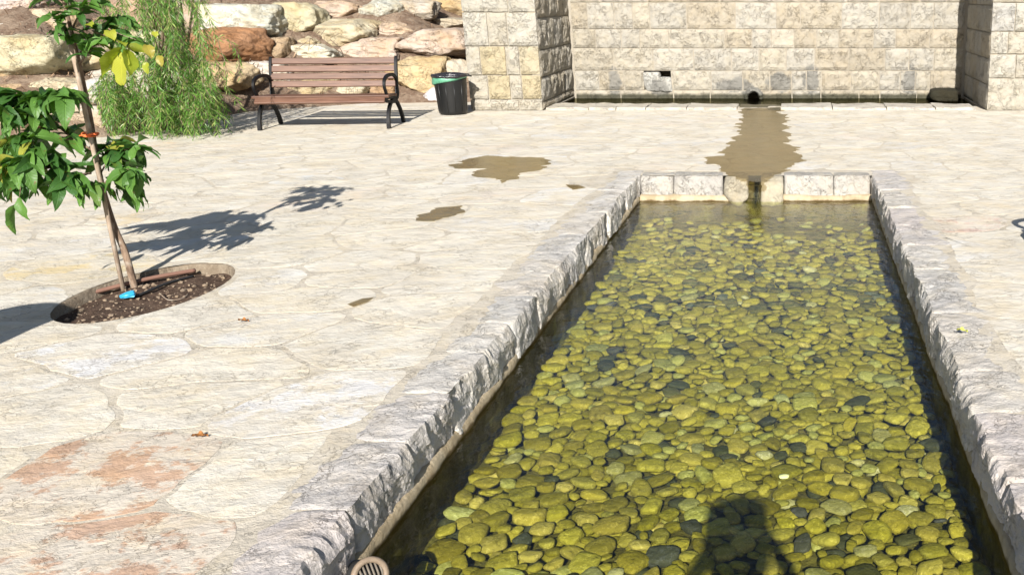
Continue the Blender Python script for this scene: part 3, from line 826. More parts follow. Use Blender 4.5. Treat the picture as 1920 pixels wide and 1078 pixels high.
COUR = [
 (ZR[0], ZR[1], [1160, 1260, 1330, 'H', 1398, 1428, 1485, 1540, 1612, 1652, 1722]),
 (ZR[1], ZR[2], [1120, 1167, 'H', 1206, 1259, 1332, 1392, 1443, 1484, 1512, 1541, 1597, 1650, 1690, 1718, 1746]),
 (ZR[2], ZR[3], [1149, 1224, 1300, 1371, 1423, 1474, 1528, 1592, 1660, 1705, 1752]),
 (ZR[3], ZR[4], [1118, 1166, 1201, 1255, 1359, 1410, 1446, 1489, 1531, 1572, 1637, 1679, 1742]),
 (ZR[4], ZR[5], [1105, 1155, 1189, 1221, 1289, 1380, 1456, 1501, 1577, 1647, 1705, 1748])]
for ci, (z0, z1, js) in enumerate(COUR):
    hole = None; xsj = [XL]
    for q in js:
        if q == 'H': hole = len(xsj); continue
        xsj.append(pt(q, 100, YW).x)
    xsj.append(XR)
    for i in range(len(xsj)-1):
        if hole is not None and i == hole: continue
        block(fw, (xsj[i], YW, z0), (1, 0, 0), (0, -1, 0), xsj[i+1]-xsj[i], z1-z0, shade(random.choice(WPAL)), amp=.026 if ci else .010)
z = ZR[5]; hs = [.34, .30, .28]
for h in hs:
    for a, b in seq(XL, XR, .38, .8): block(fw, (a, YW, z), (1, 0, 0), (0, -1, 0), b-a, h, random.choice(WPAL), amp=.03)
    z += h
for a, b in seq(XL, XR, .7, 1.1):
    block(fw, (a, YW-.07, z), (1, 0, 0), (0, -1, 0), b-a, .14, random.choice(WPAL), D=.68, name='coping_stone')
# broken outlet: recess with a leaning grey stone
x0, x1 = HA
for (a, b, lo, hi, s) in ((x0-.02, x0+.27, ZR[1]-.03, ZR[2]-.02, 3), (x0+.20, x1+.02, ZR[1]-.03, ZR[1]+.215, 4)):
    P, fi = rock_geo(4, s, ((b-a)/2, .10, (hi-lo)/2), 7, .72, .08)
    o = fadd('loose_stone', (P, fi), M['ashlar'], (.40, .395, .37)); o.location = Vector(((a+b)/2, YW+.06, (lo+hi)/2))-fw.location
# spout hole
x0, x1 = HB
mb = MB(); arch = [((x0+x1)/2+.125*math.cos(a), YW-.02, -.02+.135*math.sin(a)) for a in np.linspace(-.1, math.pi+.1, 15)]
mb.tube(arch, [.035+.012*random.random() for _ in arch], n=8, sy=1.6, up=(0, 0, 1)); o = fadd('spout', (mb.v, mb.f), M['ashlar'], (.30, .29, .26))
# pillars
def pillar(label, x0, x1, inner, zc, pxj, cols, sz):
    t = thing('stone_pillar', label, 'pillar', ((x0+x1)/2, 15.3, 0))
    link('pillar_core', meshdata('pillar_core', *boxgeo(x0+.028, x1-.028, 14.028, 16.9, -.2, zc[-1]), M['core']), t, -t.location)
    for ci in range(len(zc)-1):
        js = [x0]+[pt(q, 110, 14.0).x if q > 50 else x0+q for q in pxj[min(ci, len(pxj)-1)]]+[x1]
        for i in range(len(js)-1):
            cc = cols[ci][i] if ci < len(cols) and i < len(cols[ci]) else random.choice(WPAL)
            block(t, (js[i], 14.0, zc[ci]), (1, 0, 0), (0, -1, 0), js[i+1]-js[i], zc[ci+1]-zc[ci], cc, amp=.03)
    xi = x1 if inner > 0 else x0
    for ci in range(len(sz)-1):
        ofs = .0 if ci % 2 else .22; ys_ = [14.012]+[q for q in (14.52+ofs, 15.0+ofs, 15.5+ofs) if q < 15.9]+[16.02]
        for i in range(len(ys_)-1):
            block(t, (xi, ys_[i], sz[ci]), (0, 1, 0), (inner, 0, 0), ys_[i+1]-ys_[i], sz[ci+1]-sz[ci], random.choice(WPAL), amp=.040 if inner > 0 else .02)
    xo = x0 if inner > 0 else x1
    for ci in range(len(zc)-1):
        for a, b in ((14.012, 14.7), (14.7, 15.5), (15.5, 16.3)):
            block(t, (xo, a, zc[ci]), (0, 1, 0), (-inner, 0, 0), b-a, zc[ci+1]-zc[ci], random.choice(WPAL), amp=.02)
    return t
Y1, Y2, W1, W2, G1 = (.345, .297, .20), (.345, .305, .22), (.35, .332, .29), (.345, .32, .27), (.33, .32, .30)
pillar('square pale block pillar with yellowish lower stones standing next to the black bin', -4.66, -3.62, 1,
       [0, .16, .50, .90, 1.36, 1.78, 2.2, 2.6], [[966], [910, 952, 974], [900, 948, 973], [919, 955], [960], [930], [950], [920]],
       [[W2, W2], [W2, Y1, W2, Y1], [W2, Y1, W2, Y2], [W1, W2, W1], [W1, W1]], [0, .12, .46, .84, 1.28, 1.7, 2.15, 2.6])
pillar('square pale block pillar at the far end of the trough beyond the pool', 2.76, 3.8, -1,
       [0, .456, .79, 1.10, 1.49, 1.9, 2.25, 2.6], [[.62], [.38, .70], [.25, .62], [.33], [.5], [.4], [.6]],
       [[W2, W2], [W1, W2, G1], [W1, W2], [G1, W1]], [0, .36, .72, 1.08, 1.45, 1.85, 2.25, 2.6])
# trough ledge
lg = thing('trough_ledge', 'low worn white stone ledge edging the water trough, broken by a wet overflow gap', 'ledge', (-.4, 14.5, 0))
lp = [-3.60]+[pt(q, 200, 14.3).x for q in (1110, 1160, 1215, 1290, 1384)]
rp = [pt(q, 200, 14.3).x for q in (1464, 1560, 1660, 1750)]+[2.62]
def ledge(a, b, h, d0, d1, col, s, mat='kerb'):
    nu, nv = max(6, int((b-a)/.05)), 14
    prof = [(d0, -.15), (d0, h*.4), (d0+.03, h)]+[(d0+(d1-d0)*k/8, h) for k in range(1, 8)]+[(d1-.03, h), (d1, h*.6), (d1, -.15)]
    m = len(prof); P = np.array([(a+.006+(b-a-.012)*u/nu, y, z) for u in range(nu+1) for (y, z) in prof])
    nz = fbm(P*np.array([6, 6, 3])+s, 4, s)
    P[:, 2] += np.where(P[:, 2] > -.1, .02*nz, 0); P[:, 1] += .03*fbm(P*4+s*2.2, 3, s+4)
    Fc = [(u*m+k, u*m+k+1, (u+1)*m+k+1, (u+1)*m+k) for u in range(nu) for k in range(m-1)]
    Fc.append(tuple(range(m-1, -1, -1))); Fc.append(tuple(nu*m+k for k in range(m)))
    link('ledge_stone', meshdata('ledge_stone', P, Fc, M[mat], False), lg, -lg.location, color=col)
for i in range(len(lp)-1): ledge(lp[i], lp[i+1], .034, 14.06, 14.70, (.46, .43, .37), 20+i)
for i in range(len(rp)-1): ledge(rp[i], rp[i+1], .034, 14.06, 14.70, (.46, .43, .38), 40+i)
ledge(lp[-1], rp[0], .001, 14.02, 14.84, (.13, .115, .075), 60)
fl = meshdata('trough_floor', [(-3.6, 14.6, -.16), (2.75, 14.6, -.16), (2.75, 16.1, -.16), (-3.6, 16.1, -.16)], [(0, 1, 2, 3)], M['basin'])
link('trough_floor', fl, lg, -lg.location)
sheet(-3.61, 2.74, 14.5, 16.05, -.03, 'water', M['trough'])
P, fi = rock_geo(4, 77, (.23, .18, .10), 10, .8, .05)
tag(link('dark_rock', meshdata('dark_rock', P, fi, M['boulder'], True), loc=pt(1768, 178, 15.75), color=(.025, .024, .015)), 'dark greenish rock in the shaded corner of the trough', 'rock')  # nearly black base colour over the whole rock

# ---- wet patches
def puddle(name, pxs, label, jx=.10, z=.0050, seed=0, cat='puddle', sub=10):
    pts = [gp(x, y, z) for x, y in pxs]; P = []
    n = len(pts)
    for i in range(n):
        a, b = pts[i], pts[(i+1) % n]; m = max(2, int((b-a).length/.03))
        for k in range(m): P.append(a.lerp(b, k/m)[:])
    P = np.array(P)
    P[:, 0] += jx*fbm(np.stack([P[:, 0]*1.2, P[:, 1]*6, 0*P[:, 0]], 1)+seed, 4, seed, .6); P[:, 1] += jx*.55*fbm(P*5+seed, 4, seed+2)
    bm = bmesh.new(); vs = [bm.verts.new(p) for p in P]; f = bm.faces.new(vs); f.normal_update()
    if f.normal.z < 0: f.normal_flip()
    bmesh.ops.triangulate(bm, faces=[f], ngon_method='EAR_CLIP')
    me = bpy.data.meshes.new(name); bm.to_mesh(me); bm.free(); me.materials.append(M['wet'])
    return tag(link(name, me), label, cat)
puddle('wet_streak', [(1390, 203), (1386, 222), (1382, 245), (1376, 266), (1352, 284), (1326, 304), (1352, 314), (1362, 326), (1385, 334), (1404, 342), (1427, 342), (1446, 334), (1466, 322), (1492, 312), (1518, 300), (1492, 284), (1476, 262), (1472, 240), (1470, 220), (1464, 203)], 'broad wet streak running over the paving from the trough to the pool', .16, seed=3, cat='wet patch')
puddle('puddle', [(862, 303), (905, 291), (965, 293), (1025, 297), (1048, 308), (1000, 322), (975, 328), (940, 342), (915, 336), (880, 328), (905, 317), (850, 316)], 'large brown drying puddle on the paving between the bench and the pool', .20, seed=8)
puddle('puddle', [(782, 404), (828, 390), (868, 384), (878, 394), (846, 404), (812, 414), (784, 412)], 'smaller narrow brown puddle on the paving', .11, seed=12)
puddle('puddle', [(1060, 346), (1085, 347), (1098, 352), (1072, 356)], 'tiny damp spot beside the pool kerb near the large puddle', .02, seed=15)
puddle('puddle', [(652, 570), (680, 559), (702, 557), (690, 566), (662, 575)], 'thin yellowish damp sliver in a joint of the paving', .015, seed=19)

# ================================================================== BOULDERS
def hit_bank(px, py):
    r = ray(px, py); t = np.arange(8, 34, .05); X, Y, Z = r.x*t, r.y*t, H+r.z*t
    hit = (Z < bank_z(X, Y)) & (bank_d(X, Y) > 0); k = int(np.argmax(hit)) if hit.any() else 240
    return Vector((X[k], Y[k], Z[k]))
WHT, TAN, GRY, PNK, YEL, RST, BRN = (.48, .475, .455), (.42, .362, .268), (.42, .395, .345), (.42, .362, .30), (.41, .335, .21), (.30, .165, .09), (.33, .25, .17)
BL = [ # x0,y0,x1,y1, colour, label
 (362, 10, 512, 76, WHT, 'big smooth white boulder in the upper row behind the bench'),
 (497, 7, 592, 68, TAN, 'tan boulder with a shaded cleft next to the big white boulder'),
 (586, 3, 672, 41, TAN, 'squarish tan boulder in the top row of the bank'),
 (680, 0, 750, 43, GRY, 'upright greyish boulder in the top row of the bank'),
 (748, -2, 816, 38, PNK, 'pinkish tan boulder in the top row of the bank'),
 (808, -6, 875, 31, YEL, 'yellowish boulder in the top row beside the block pillar'),
 (574, 38, 698, 86, TAN, 'large tan boulder in the middle row above the bench back'),
 (690, 42, 782, 72, PNK, 'half buried pinkish boulder under brown needles'),
 (784, 35, 876, 56, GRY, 'flat grey slab stone below the top row beside the pillar'),
 (640, 72, 752, 112, PNK, 'flat pale pinkish boulder just above the bench back'),
 (750, 56, 884, 114, PNK, 'largest flat pinkish boulder beside the pillar above the bin'),
 (526, 84, 632, 116, WHT, 'white flat boulder right above the top bench slat'),
 (355, 55, 484, 126, RST, 'rust red jagged boulder beside the weeping shrub'),
 (476, 72, 538, 120, BRN, 'brownish tan boulder between the rusty boulder and the white slab'),
 (528, 68, 598, 92, TAN, 'low flat tan boulder wedged under the big white boulder'),
 (476, 117, 536, 168, WHT, 'pale squarish boulder behind the bench armrest'),
 (350, 119, 468, 178, YEL, 'rounded ochre boulder partly behind the weeping shrub'),
 (735, 110, 832, 180, YEL, 'orange ochre boulder between the bench and the bin'),
 (818, 114, 890, 168, PNK, 'pink jagged boulder right behind the black bin'),
 (528, 150, 615, 186, TAN, 'tan boulder seen under the bench backrest, nearer the ochre boulder'),
 (605, 154, 690, 190, PNK, 'pinkish boulder seen under the middle of the bench backrest'),
 (684, 150, 745, 188, BRN, 'brown boulder seen under the bench backrest near its armrest'),
 (796, 164, 832, 208, WHT, 'small white stone on the paving beside the black bin'),
 (-20, 68, 128, 156, TAN, 'huge tan boulder behind the sapling trunk'),
 (-60, 98, 20, 160, BRN, 'brown boulder at the side of the huge tan boulder'),
 (126, 92, 196, 150, TAN, 'tan boulder between the sapling trunk and the weeping shrub'),
 (60, 148, 150, 190, TAN, 'low tan boulder beneath the huge tan boulder'),
 (-30, 158, 66, 200, BRN, 'low brown boulder in the gap under the huge tan boulder'),
 (148, 150, 200, 206, WHT, 'whitish slab stone leaning beside the weeping shrub'),
 (100, 195, 200, 246, PNK, 'pale stone at the foot of the bank behind the sapling'),
 (-40, 196, 104, 250, TAN, 'broad tan stone at the foot of the bank behind the sapling leaves'),
 (-30, -6, 64, 26, GRY, 'grey flat slab high on the bank above the huge tan boulder'),
 (-12, 44, 22, 68, WHT, 'small white stone in brown needles above the huge tan boulder'),
 (66, 18, 124, 60, TAN, 'pale boulder behind the sapling top'),
 (195, 60, 300, 130, TAN, 'tan boulder mostly hidden by the weeping shrub'),
 (200, 130, 350, 200, GRY, 'grey boulder hidden behind the weeping shrub foliage'),
 (290, 0, 370, 60, GRY, 'grey boulder behind the top of the weeping shrub'),
 (190, -10, 290, 50, BRN, 'brown boulder high up behind the weeping shrub'),
]
for i, (x0, y0, x1, y1, col, lab) in enumerate(BL):
    p = hit_bank((x0+x1)/2, y1-3)
    Y = p.y+.22; a, b = pt(x0, y1, Y), pt(x1, y0, Y); wd, ht = (b.x-a.x)/2, (b.z-a.z)/2
    P, fi = rock_geo(5, 200+i, (wd*1.05, max(.28, min(.55, wd*.8)), ht*1.10), 8, .62, .12, 3.0, 50, .82)
    o = tag(link('boulder', meshdata('boulder', P, fi, M['boulder'], True), loc=((a.x+b.x)/2, Y+.1, (a.z+b.z)/2), rot=(0, 0, random.gauss(0, .06)), color=tuple(min(.62, c*random.uniform(.95, 1.05)) for c in col)), lab, 'boulder', 'boulders stacked on the bank')

# ================================================================== BENCH
def make_bench(label, loc, rz, group):
    t = thing('park_bench', label, 'bench', loc, rz, group)
    HX = .765
    for sx in (-1, 1):
        x = sx*HX
        fr = MB()
        arch = catmull([(x, -.30, 0), (x, -.285, .10), (x, -.22, .215), (x, -.10, .30), (x, .01, .325), (x, .12, .30), (x, .23, .215), (x, .31, .10), (x, .345, 0)], 5)
        fr.tube(arch, [.030-.006*math.sin(math.pi*k/(len(arch)-1)) for k in range(len(arch))], n=4, sx=1.0, sy=1.15, up=(1, 0, 0))
        fr.build('leg', M['iron'], t)
        fr = MB()
        fr.tube(catmull([(x, -.30, .372), (x, -.26, .335), (x, -.14, .318), (x, .0, .300), (x, .13, .318), (x, .22, .36), (x, .245, .42), (x, .20, .455)], 5), .021, n=4, sy=1.2, up=(1, 0, 0))
        fr.tube([(x, -.30, .372), (x, -.05, .362), (x, .19, .352)], .019, n=4, sy=1.3, up=(1, 0, 0))
        fr.build('seat_bracket', M['iron'], t)
        fr = MB(); fr.tube(catmull([(x, .185, .34), (x, .225, .46), (x, .258, .60), (x, .295, .74), (x, .335, .815), (x, .352, .818)], 5), .024, n=4, sy=1.3, up=(1, 0, 0))
        fr.build('back_post', M['iron'], t)
        fr = MB(); fr.tube(catmull([(x, .245, .505), (x, .21, .585), (x, .12, .625), (x, -.02, .635), (x, -.16, .625), (x, -.26, .585), (x, -.29, .52), (x, -.25, .44), (x, -.215, .385)], 5), .020, n=4, sy=1.35, up=(1, 0, 0))
        fr.build('armrest', M['iron'], t)
    def slat(y, z, w, th, tilt, ext=.0):
        mb = MB(); mb.add(boxgeo(-HX-ext, HX+ext, -w/2, w/2, -th/2, th/2, .008))
        mb.build('slat', M['wood'], t, loc=(0, y, z), rot=(tilt, 0, 0))
    slat(-.325, .352, .075, .032, R(48), .0)
    for k, (y, z, ti) in enumerate(((-.255, .398, 4), (-.14, .394, -2), (-.025, .388, -4), (.09, .380, -4))): slat(y, z, .102, .034, R(ti), .02 if k else .045)
    for k in range(4):
        z = .50+.0925*k+.01; y = .235+.034*k-.02; slat(y+(.008 if k == 3 else 0), z, .080, .030, R(70), .0)
    return t
make_bench('park bench with brown wooden slats and black iron frame before the boulders', (-5.845, 12.28, 0), R(6.0), 'park benches')
make_bench('park bench with brown wooden slats standing alone beside the pool', (1.965, 5.18, 0), R(-90), 'park benches')

# ================================================================== BIN
bn = thing('trash_bin', 'black plastic trash bin with a green liner bag standing beside the pillar', 'trash bin', (-4.77, 13.60, 0)); bn.scale = (.88, .88, .97)
def lathe(prof, n=40, wob=0, seed=0):
    V = []; 
    for (r, z) in prof:
        for k in range(n):
            a = 2*math.pi*k/n; rr = r+wob*math.sin(a*5+seed+z*30)*.5+wob*math.sin(a*11+seed*2)*.4; V.append((rr*math.cos(a), rr*math.sin(a), z+wob*.6*math.sin(a*3+seed)))
    m = len(prof); Fc = [(i*n+k, i*n+(k+1) % n, (i+1)*n+(k+1) % n, (i+1)*n+k) for i in range(m-1) for k in range(n)]
    return V, Fc
V, Fc = lathe([(0.001, .012), (.19, .012), (.212, .02), (.218, .05), (.232, .25), (.246, .47), (.252, .53), (.235, .53), (.205, .06), (.001, .05)])
link('body', meshdata('body', V, Fc, M['binplastic'], True), bn)
mb = MB()
for a in np.linspace(0, 2*math.pi, 13)[:-1]:
    mb.tube([(.217*math.cos(a), .217*math.sin(a), .05), (.243*math.cos(a), .243*math.sin(a), .43)], .006, n=6)
mb.build('ribs', M['binplastic'], bn, True)
V, Fc = lathe([(.258, .545), (.268, .52), (.272, .495), (.266, .475), (.255, .462), (.250, .464)], 60, .008, 1.3)
for i, v in enumerate(V):   # the bag hangs lower on one side
    V[i] = (v[0], v[1], v[2]+.05*(v[0]/.26)*(1 if v[2] < .5 else .15))
link('liner_bag', meshdata('liner_bag', V, Fc, M['baggreen'], True), bn)
V, Fc = lathe([(.20, .40), (.225, .53), (.245, .566), (.275, .568), (.292, .548), (.286, .528), (.27, .522)], 60, .010, 2.1)
link('rim', meshdata('rim', V, Fc, M['bagblack'], True), bn)
mb = MB(); mb.tube(catmull([(.27, -.04, .55), (.315, -.02, .545), (.325, .03, .535), (.28, .06, .54)], 5), .014, n=6); mb.build('handle', M['bagblack'], bn, True)

# ================================================================== SAPLING
TY = 5.40
tr = thing('sapling', 'young sapling with large drooping green leaves growing in the paving tree pit', 'tree', (-3.87, TY, -.10))
TOF = tr.location
def tadd(name, geo, mat, smooth=True): return link(name, meshdata(name, *geo, mat, smooth), tr, -TOF)
trunk = [(251, 527), (236, 478), (215, 428), (199, 378), (188, 335), (178, 280), (170, 225), (158, 165), (146, 110), (134, 60), (122, 10), (112, -40)]
tp = [pt(x, y, TY+.02) for x, y in trunk]; tp[0].z = -.13
tp = catmull(tp, 4); tadd('trunk', tubegeo(tp, [.020-.012*k/(len(tp)-1) for k in range(len(tp))], n=10), M['bark'])
def lmesh(L, Wd, fold, droop, seed, nl=8, lobes=0):
    V = []; Fc = []
    for i in range(nl+1):
        s = i/nl; wdt = Wd*(math.sin(math.pi*min(1, s*.97+.03)**.8)**.85)*(1+lobes*math.sin(s*22)); wdt = max(wdt, .0015)
        x = L*s; ang = droop*s*s; xx = L*(math.sin(droop*s)/droop if droop else s); zz = -L*(1-math.cos(droop*s))/droop if droop else 0
        wv = .006*math.sin(s*9+seed)
        for j in (-1, -.5, 0, .5, 1):
            V.append((xx, wdt*j*math.cos(fold*abs(j)), zz+wdt*abs(j)*math.sin(fold)*.9+wv*j+.004*math.sin(s*14+j*3+seed)))
    for i in range(nl):
        for j in range(4):
            k = i*5+j; Fc.append((k, k+5, k+6, k+1))
    return V, Fc
LV = [meshdata('leaf', *lmesh(L, wd, f, d, s), M['leaf'], True) for s, (L, wd, f, d) in enumerate(((.15, .034, .5, .9), (.17, .038, .35, 1.2), (.13, .032, .6, .6), (.16, .03, .4, 1.5), (.12, .036, .3, .8), (.18, .036, .5, 1.0)))]
LY = [meshdata('leaf', *lmesh(L, wd, f, d, s+9, lobes=.08), M['leafy'], True) for s, (L, wd, f, d) in enumerate(((.20, .065, .25, .6), (.13, .045, .3, .9), (.09, .035, .3, .5)))]
def leaf_at(p, dirv, mesh, scale, roll):
    d = dirv.normalized(); up = Vector((0, 0, 1)); y = up.cross(d)
    if y.length < .1: y = Vector((1, 0, 0))
    y.normalize(); z = d.cross(y); m = Matrix((d, y, z)).transposed().to_4x4()
    o = link('leaf', mesh, tr); o.matrix_local = Matrix.Translation(p-TOF) @ m @ Matrix.Rotation(roll, 4, 'X') @ Matrix.Diagonal((scale, scale, scale, 1)); return o
def twig(pts, r0, nleaf, spread=.9, size=1.0, start=.25, meshes=None, down=.5):
    w = catmull([pt(x, y, Y) for x, y, Y in pts], 5)
    tadd('branch', tubegeo(w, [r0*(1-.7*k/(len(w)-1)) for k in range(len(w))], n=6), M['bark'])
    for k in range(nleaf):
        s = start+(1-start)*(k+random.random()*.6)/nleaf; i = min(len(w)-2, int(s*(len(w)-1))); p = w[i].lerp(w[i+1], s*(len(w)-1)-i)
        tg = (w[i+1]-w[i]).normalized(); a = random.uniform(0, 6.28)
        side = Vector((math.cos(a), math.sin(a)*.9, random.uniform(-.2, .45)))
        d = tg*.45+side*spread+Vector((0, 0, -down*random.random()))
        leaf_at(p, d, random.choice(meshes or LV), size*random.uniform(.75, 1.12), random.gauss(0, .45))
# left side mass
for tw, n_ in (([(180, 352, TY), (140, 338, TY-.05), (105, 312, TY-.1), (78, 290, TY-.12), (50, 250, TY-.15)], 13),
               ([(105, 312, TY-.1), (70, 320, TY-.18), (30, 335, TY-.22), (-10, 345, TY-.2)], 11),
               ([(178, 285, TY), (140, 262, TY+.05), (95, 225, TY+.05), (60, 190, TY), (30, 175, TY-.05)], 15),
               ([(95, 225, TY+.05), (50, 215, TY-.1), (5, 205, TY-.15), (-40, 200, TY-.15)], 14),
               ([(140, 262, TY+.05), (90, 260, TY+.12), (35, 262, TY+.1), (-10, 270, TY+.1)], 13),
               ([(60, 190, TY), (95, 175, TY-.1), (125, 180, TY-.15)], 8),
               ([(170, 325, TY), (140, 330, TY-.12), (110, 345, TY-.2)], 5),
               ([(78, 290, TY-.12), (40, 300, TY-.25), (0, 315, TY-.3)], 8)):
    twig(tw, .007, int(n_*3.3), size=1.12)
twig([(30, 335, TY-.22), (38, 350, TY-.3), (36, 372, TY-.35)], .004, 1, size=.8, start=.9, down=1.5)
leaf_at(pt(30, 385, TY-.35), Vector((-.5, -.1, -.6)), LV[1], 1.0, .3)
# right side mass
for tw, n_ in (([(186, 330, TY), (205, 300, TY+.03), (232, 282, TY+.05), (262, 275, TY+.02)], 13),
               ([(192, 350, TY), (215, 325, TY-.05), (240, 318, TY-.08), (262, 330, TY-.1)], 11),
               ([(182, 305, TY), (200, 285, TY+.1), (215, 268, TY+.12)], 8),
               ([(186, 340, TY), (175, 345, TY-.1), (160, 352, TY-.15)], 5),
               ([(215, 325, TY-.05), (235, 345, TY-.02), (248, 365, TY)], 5)):
    twig(tw, .006, int(n_*2.5), size=1.0)
# top
for tw, n_ in (([(142, 95, TY), (128, 70, TY-.05), (112, 45, TY-.08), (98, 30, TY-.1)], 8),
               ([(146, 110, TY), (165, 75, TY+.05), (195, 50, TY+.08), (235, 30, TY+.1)], 11),
               ([(134, 60, TY), (150, 25, TY), (175, 0, TY), (200, -30, TY)], 10),
               ([(150, 120, TY), (172, 92, TY-.05), (190, 72, TY-.08)], 6),
               ([(195, 50, TY+.08), (225, 65, TY+.02), (255, 75, TY)], 6),
               ([(122, 10, TY), (135, -15, TY), (150, -40, TY)], 8),
               ([(122, 10, TY), (100, -10, TY), (80, -40, TY)], 8)):
    twig(tw, .005, int(n_*2.8), size=.78)
twig([(175, 60, TY+.05), (205, 70, TY), (232, 82, TY-.03), (245, 95, TY-.03)], .004, 3, size=.6, meshes=LY)
for (px, py, d, sc, ro) in ((232, 92, (-.55, -.3, -.45), 1.0, .5), (232, 95, (-.15, -.35, -.75), .95, -.2), (236, 92, (.35, -.3, -.6), .8, -.6), (205, 58, (.3, -.4, -.1), .7, .3), (275, 85, (.3, -.3, -.3), .65, .1), (165, 45, (.3, -.3, .0), .7, .4), (290, 60, (.2, -.3, -.2), .5, .2), (300, 105, (.1, -.3, -.3), .5, .2), (275, 118, (0, -.3, -.4), .5, .1), (222, 140, (0, -.3, -.5), .5, .4)):
    leaf_at(pt(px, py, TY-.03), Vector(d), LY[0] if sc > .75 else random.choice(LY[1:]), sc, ro)
# stake and ties
sp = [pt(x, y, TY-.03) for x, y in ((229, 532), (205, 420), (186, 330), (166, 240), (148, 150), (132, 78))]; sp[0].z = -.16
V, Fc = tubegeo(sp, .0125, n=8); tag(link('wooden_stake', meshdata('wooden_stake', V, Fc, M['stake'], True)), 'rough wooden stake supporting the sapling trunk', 'stake')
mb = MB(); c = pt(171, 254, TY)
for k in range(3):
    mb.tube([(c.x+.036*math.cos(a), c.y+.045*math.sin(a)-.005, c.z+.006*k+.004*math.sin(a*2+k)) for a in np.linspace(0, 6.6, 22)], .0035, n=5)
mb.tube([(c.x+.02, c.y-.04, c.z), (c.x+.07, c.y-.05, c.z+.006), (c.x+.055, c.y-.05, c.z+.014), (c.x-.03, c.y-.05, c.z+.004)], .004, n=5)
tag(mb.build('orange_tie', M['orange'], None, True), 'orange string tie wrapped round the sapling and its stake', 'tie')
mb = MB(); c = pt(150, 336, TY-.06); mb.tube([c+Vector((-.03, 0, .012)), c+Vector((0, -.01, 0)), c+Vector((.03, 0, -.004))], .008, n=6)
tag(mb.build('red_tie', M['orange'], None, True), 'short red tie on a low side branch of the sapling', 'tie')
# things in the pit
a, b = gp(158, 553, -.035), gp(366, 507, -.03); mid = a.lerp(b, .55)+Vector((0, 0, .012))
mb = MB(); mb.tube(catmull([a, mid, b], 8), .0125, n=10); tag(mb.build('irrigation_pipe', M['pipe'], None, True), 'brown irrigation pipe lying across the tree pit', 'pipe')
a, b = gp(255, 556, -.045), gp(362, 518, -.045)
mb = MB(); mb.tube(catmull([a, a.lerp(b, .5)+Vector((0, 0, .012)), b], 8), .008, n=8); tag(mb.build('irrigation_hose', M['blackpipe'], None, True), 'thin black irrigation hose beside the brown pipe in the tree pit', 'hose')
c = gp(240, 556, -.035)
P, fi = rock_geo(3, 91, (.038, .030, .013), 9, .6, .16, 3.0, 20)
o = link('plastic_scrap', meshdata('plastic_scrap', P, fi, M['bluescrap']), loc=c+Vector((0, 0, .012)), rot=(.2, -.1, .5))
tag(o, 'crumpled bright blue plastic scrap lying on the pit soil', 'litter')
a = gp(275, 520, -.025)
mb = MB(); mb.tube(catmull([a+Vector((-.01, .02, .02)), a+Vector((.0, 0, .035)), a+Vector((.012, -.03, .0)), a+Vector((.015, -.09, -.03))], 5), .0028, n=5)
tag(mb.build('pale_string', M['stake'], None, True), 'pale loose string hooked over the brown pipe', 'string')
mb = MB(); mb.tube(catmull([gp(298, 548, -.04), gp(315, 562, -.04), gp(340, 560, -.04), gp(352, 552, -.045)], 5), .0028, n=5)
tag(mb.build('pale_string', M['stake'], None, True), 'curved pale string lying loose on the pit soil', 'string')

# ================================================================== WEEPING SHRUB
SY = 11.45
ws = thing('weeping_shrub', 'weeping green shrub with fine hanging leaves at the foot of the boulder bank', 'shrub', tuple(gp(300, 252)[:2])+(0,))
WO = ws.location
stems = []
mbw = MB()
for (px, py, Yo) in ((290, 245, .35), (305, 240, .42), (275, 244, .4), (320, 242, .5)):
    b0 = pt(px, py, SY+Yo); b0.z = 0.0
    for q in range(2):
        top = pt(px+random.uniform(-60, 70), random.uniform(-70, -10), SY+Yo+random.uniform(-.1, .3)); mid = b0.lerp(top, .5)+Vector((random.uniform(-.1, .1), .1, 0))
        w = catmull([b0, mid, top], 8); stems.append(w); mbw.tube(w, [.022-.013*k/(len(w)-1) for k in range(len(w))], n=7)
link('trunk', meshdata('trunk', mbw.v, mbw.f, M['twig'], True), ws, -WO)
cv, cf = [], []; sv = MB()
def leaflet(p, d, L, wd):
    d = d.normalized(); s = d.cross(Vector((random.gauss(0, 1), random.gauss(0, 1), random.gauss(0, 1)))).normalized()*wd
    b = len(cv); m = p+d*L*.5; bend = Vector((0, 0, -L*.12))
    cv.extend([p, m+s, p+d*L+bend, m-s]); cf.append((b, b+1, b+2, b+3))
def strand(p, out, Lz, dens=1.0):
    n = max(6, int(Lz/.05)); pts_ = [p.copy()]; v = out.copy()
    for k in range(n):
        v = v*.80+Vector((random.gauss(0, .012), random.gauss(0, .012), -.055*.35)); v = v.normalized()*.05
        pts_.append(pts_[-1]+v)
    pts_ = [q for q in pts_ if q.z > .01]
    if len(pts_) < 3: return
    sv.tube(pts_, .0028, n=3, cap=False)
    for i in range(1, len(pts_)):
        tg = (pts_[i]-pts_[i-1]).normalized()
        for h in range(int(5*dens+random.random())):
            p0 = pts_[i-1].lerp(pts_[i], random.random())
            sd_ = Vector((random.gauss(0, 1), random.gauss(0, 1), random.gauss(0, .3))).normalized()
            leaflet(p0, tg*.9+sd_*.75, random.uniform(.05, .11), random.uniform(.0035, .0062))
def cluster(n, x0, x1, y0, y1, l0, l1, dens=1.0):
    for _ in range(n):
        px, py = random.uniform(x0, x1), random.uniform(y0, y1); Y = SY+random.uniform(-.25, .5)
        p = pt(px, py, Y); c0 = pt(295, py, SY+.3); o = (p-c0); o.z = 0; o = o*.03+Vector((random.gauss(0, .03), random.gauss(0, .03), .02))
        strand(p, o, random.uniform(l0, l1), dens)
cluster(50, 215, 355, -60, 20, .8, 1.5)
cluster(50, 205, 365, 90, 180, .6, 1.0)
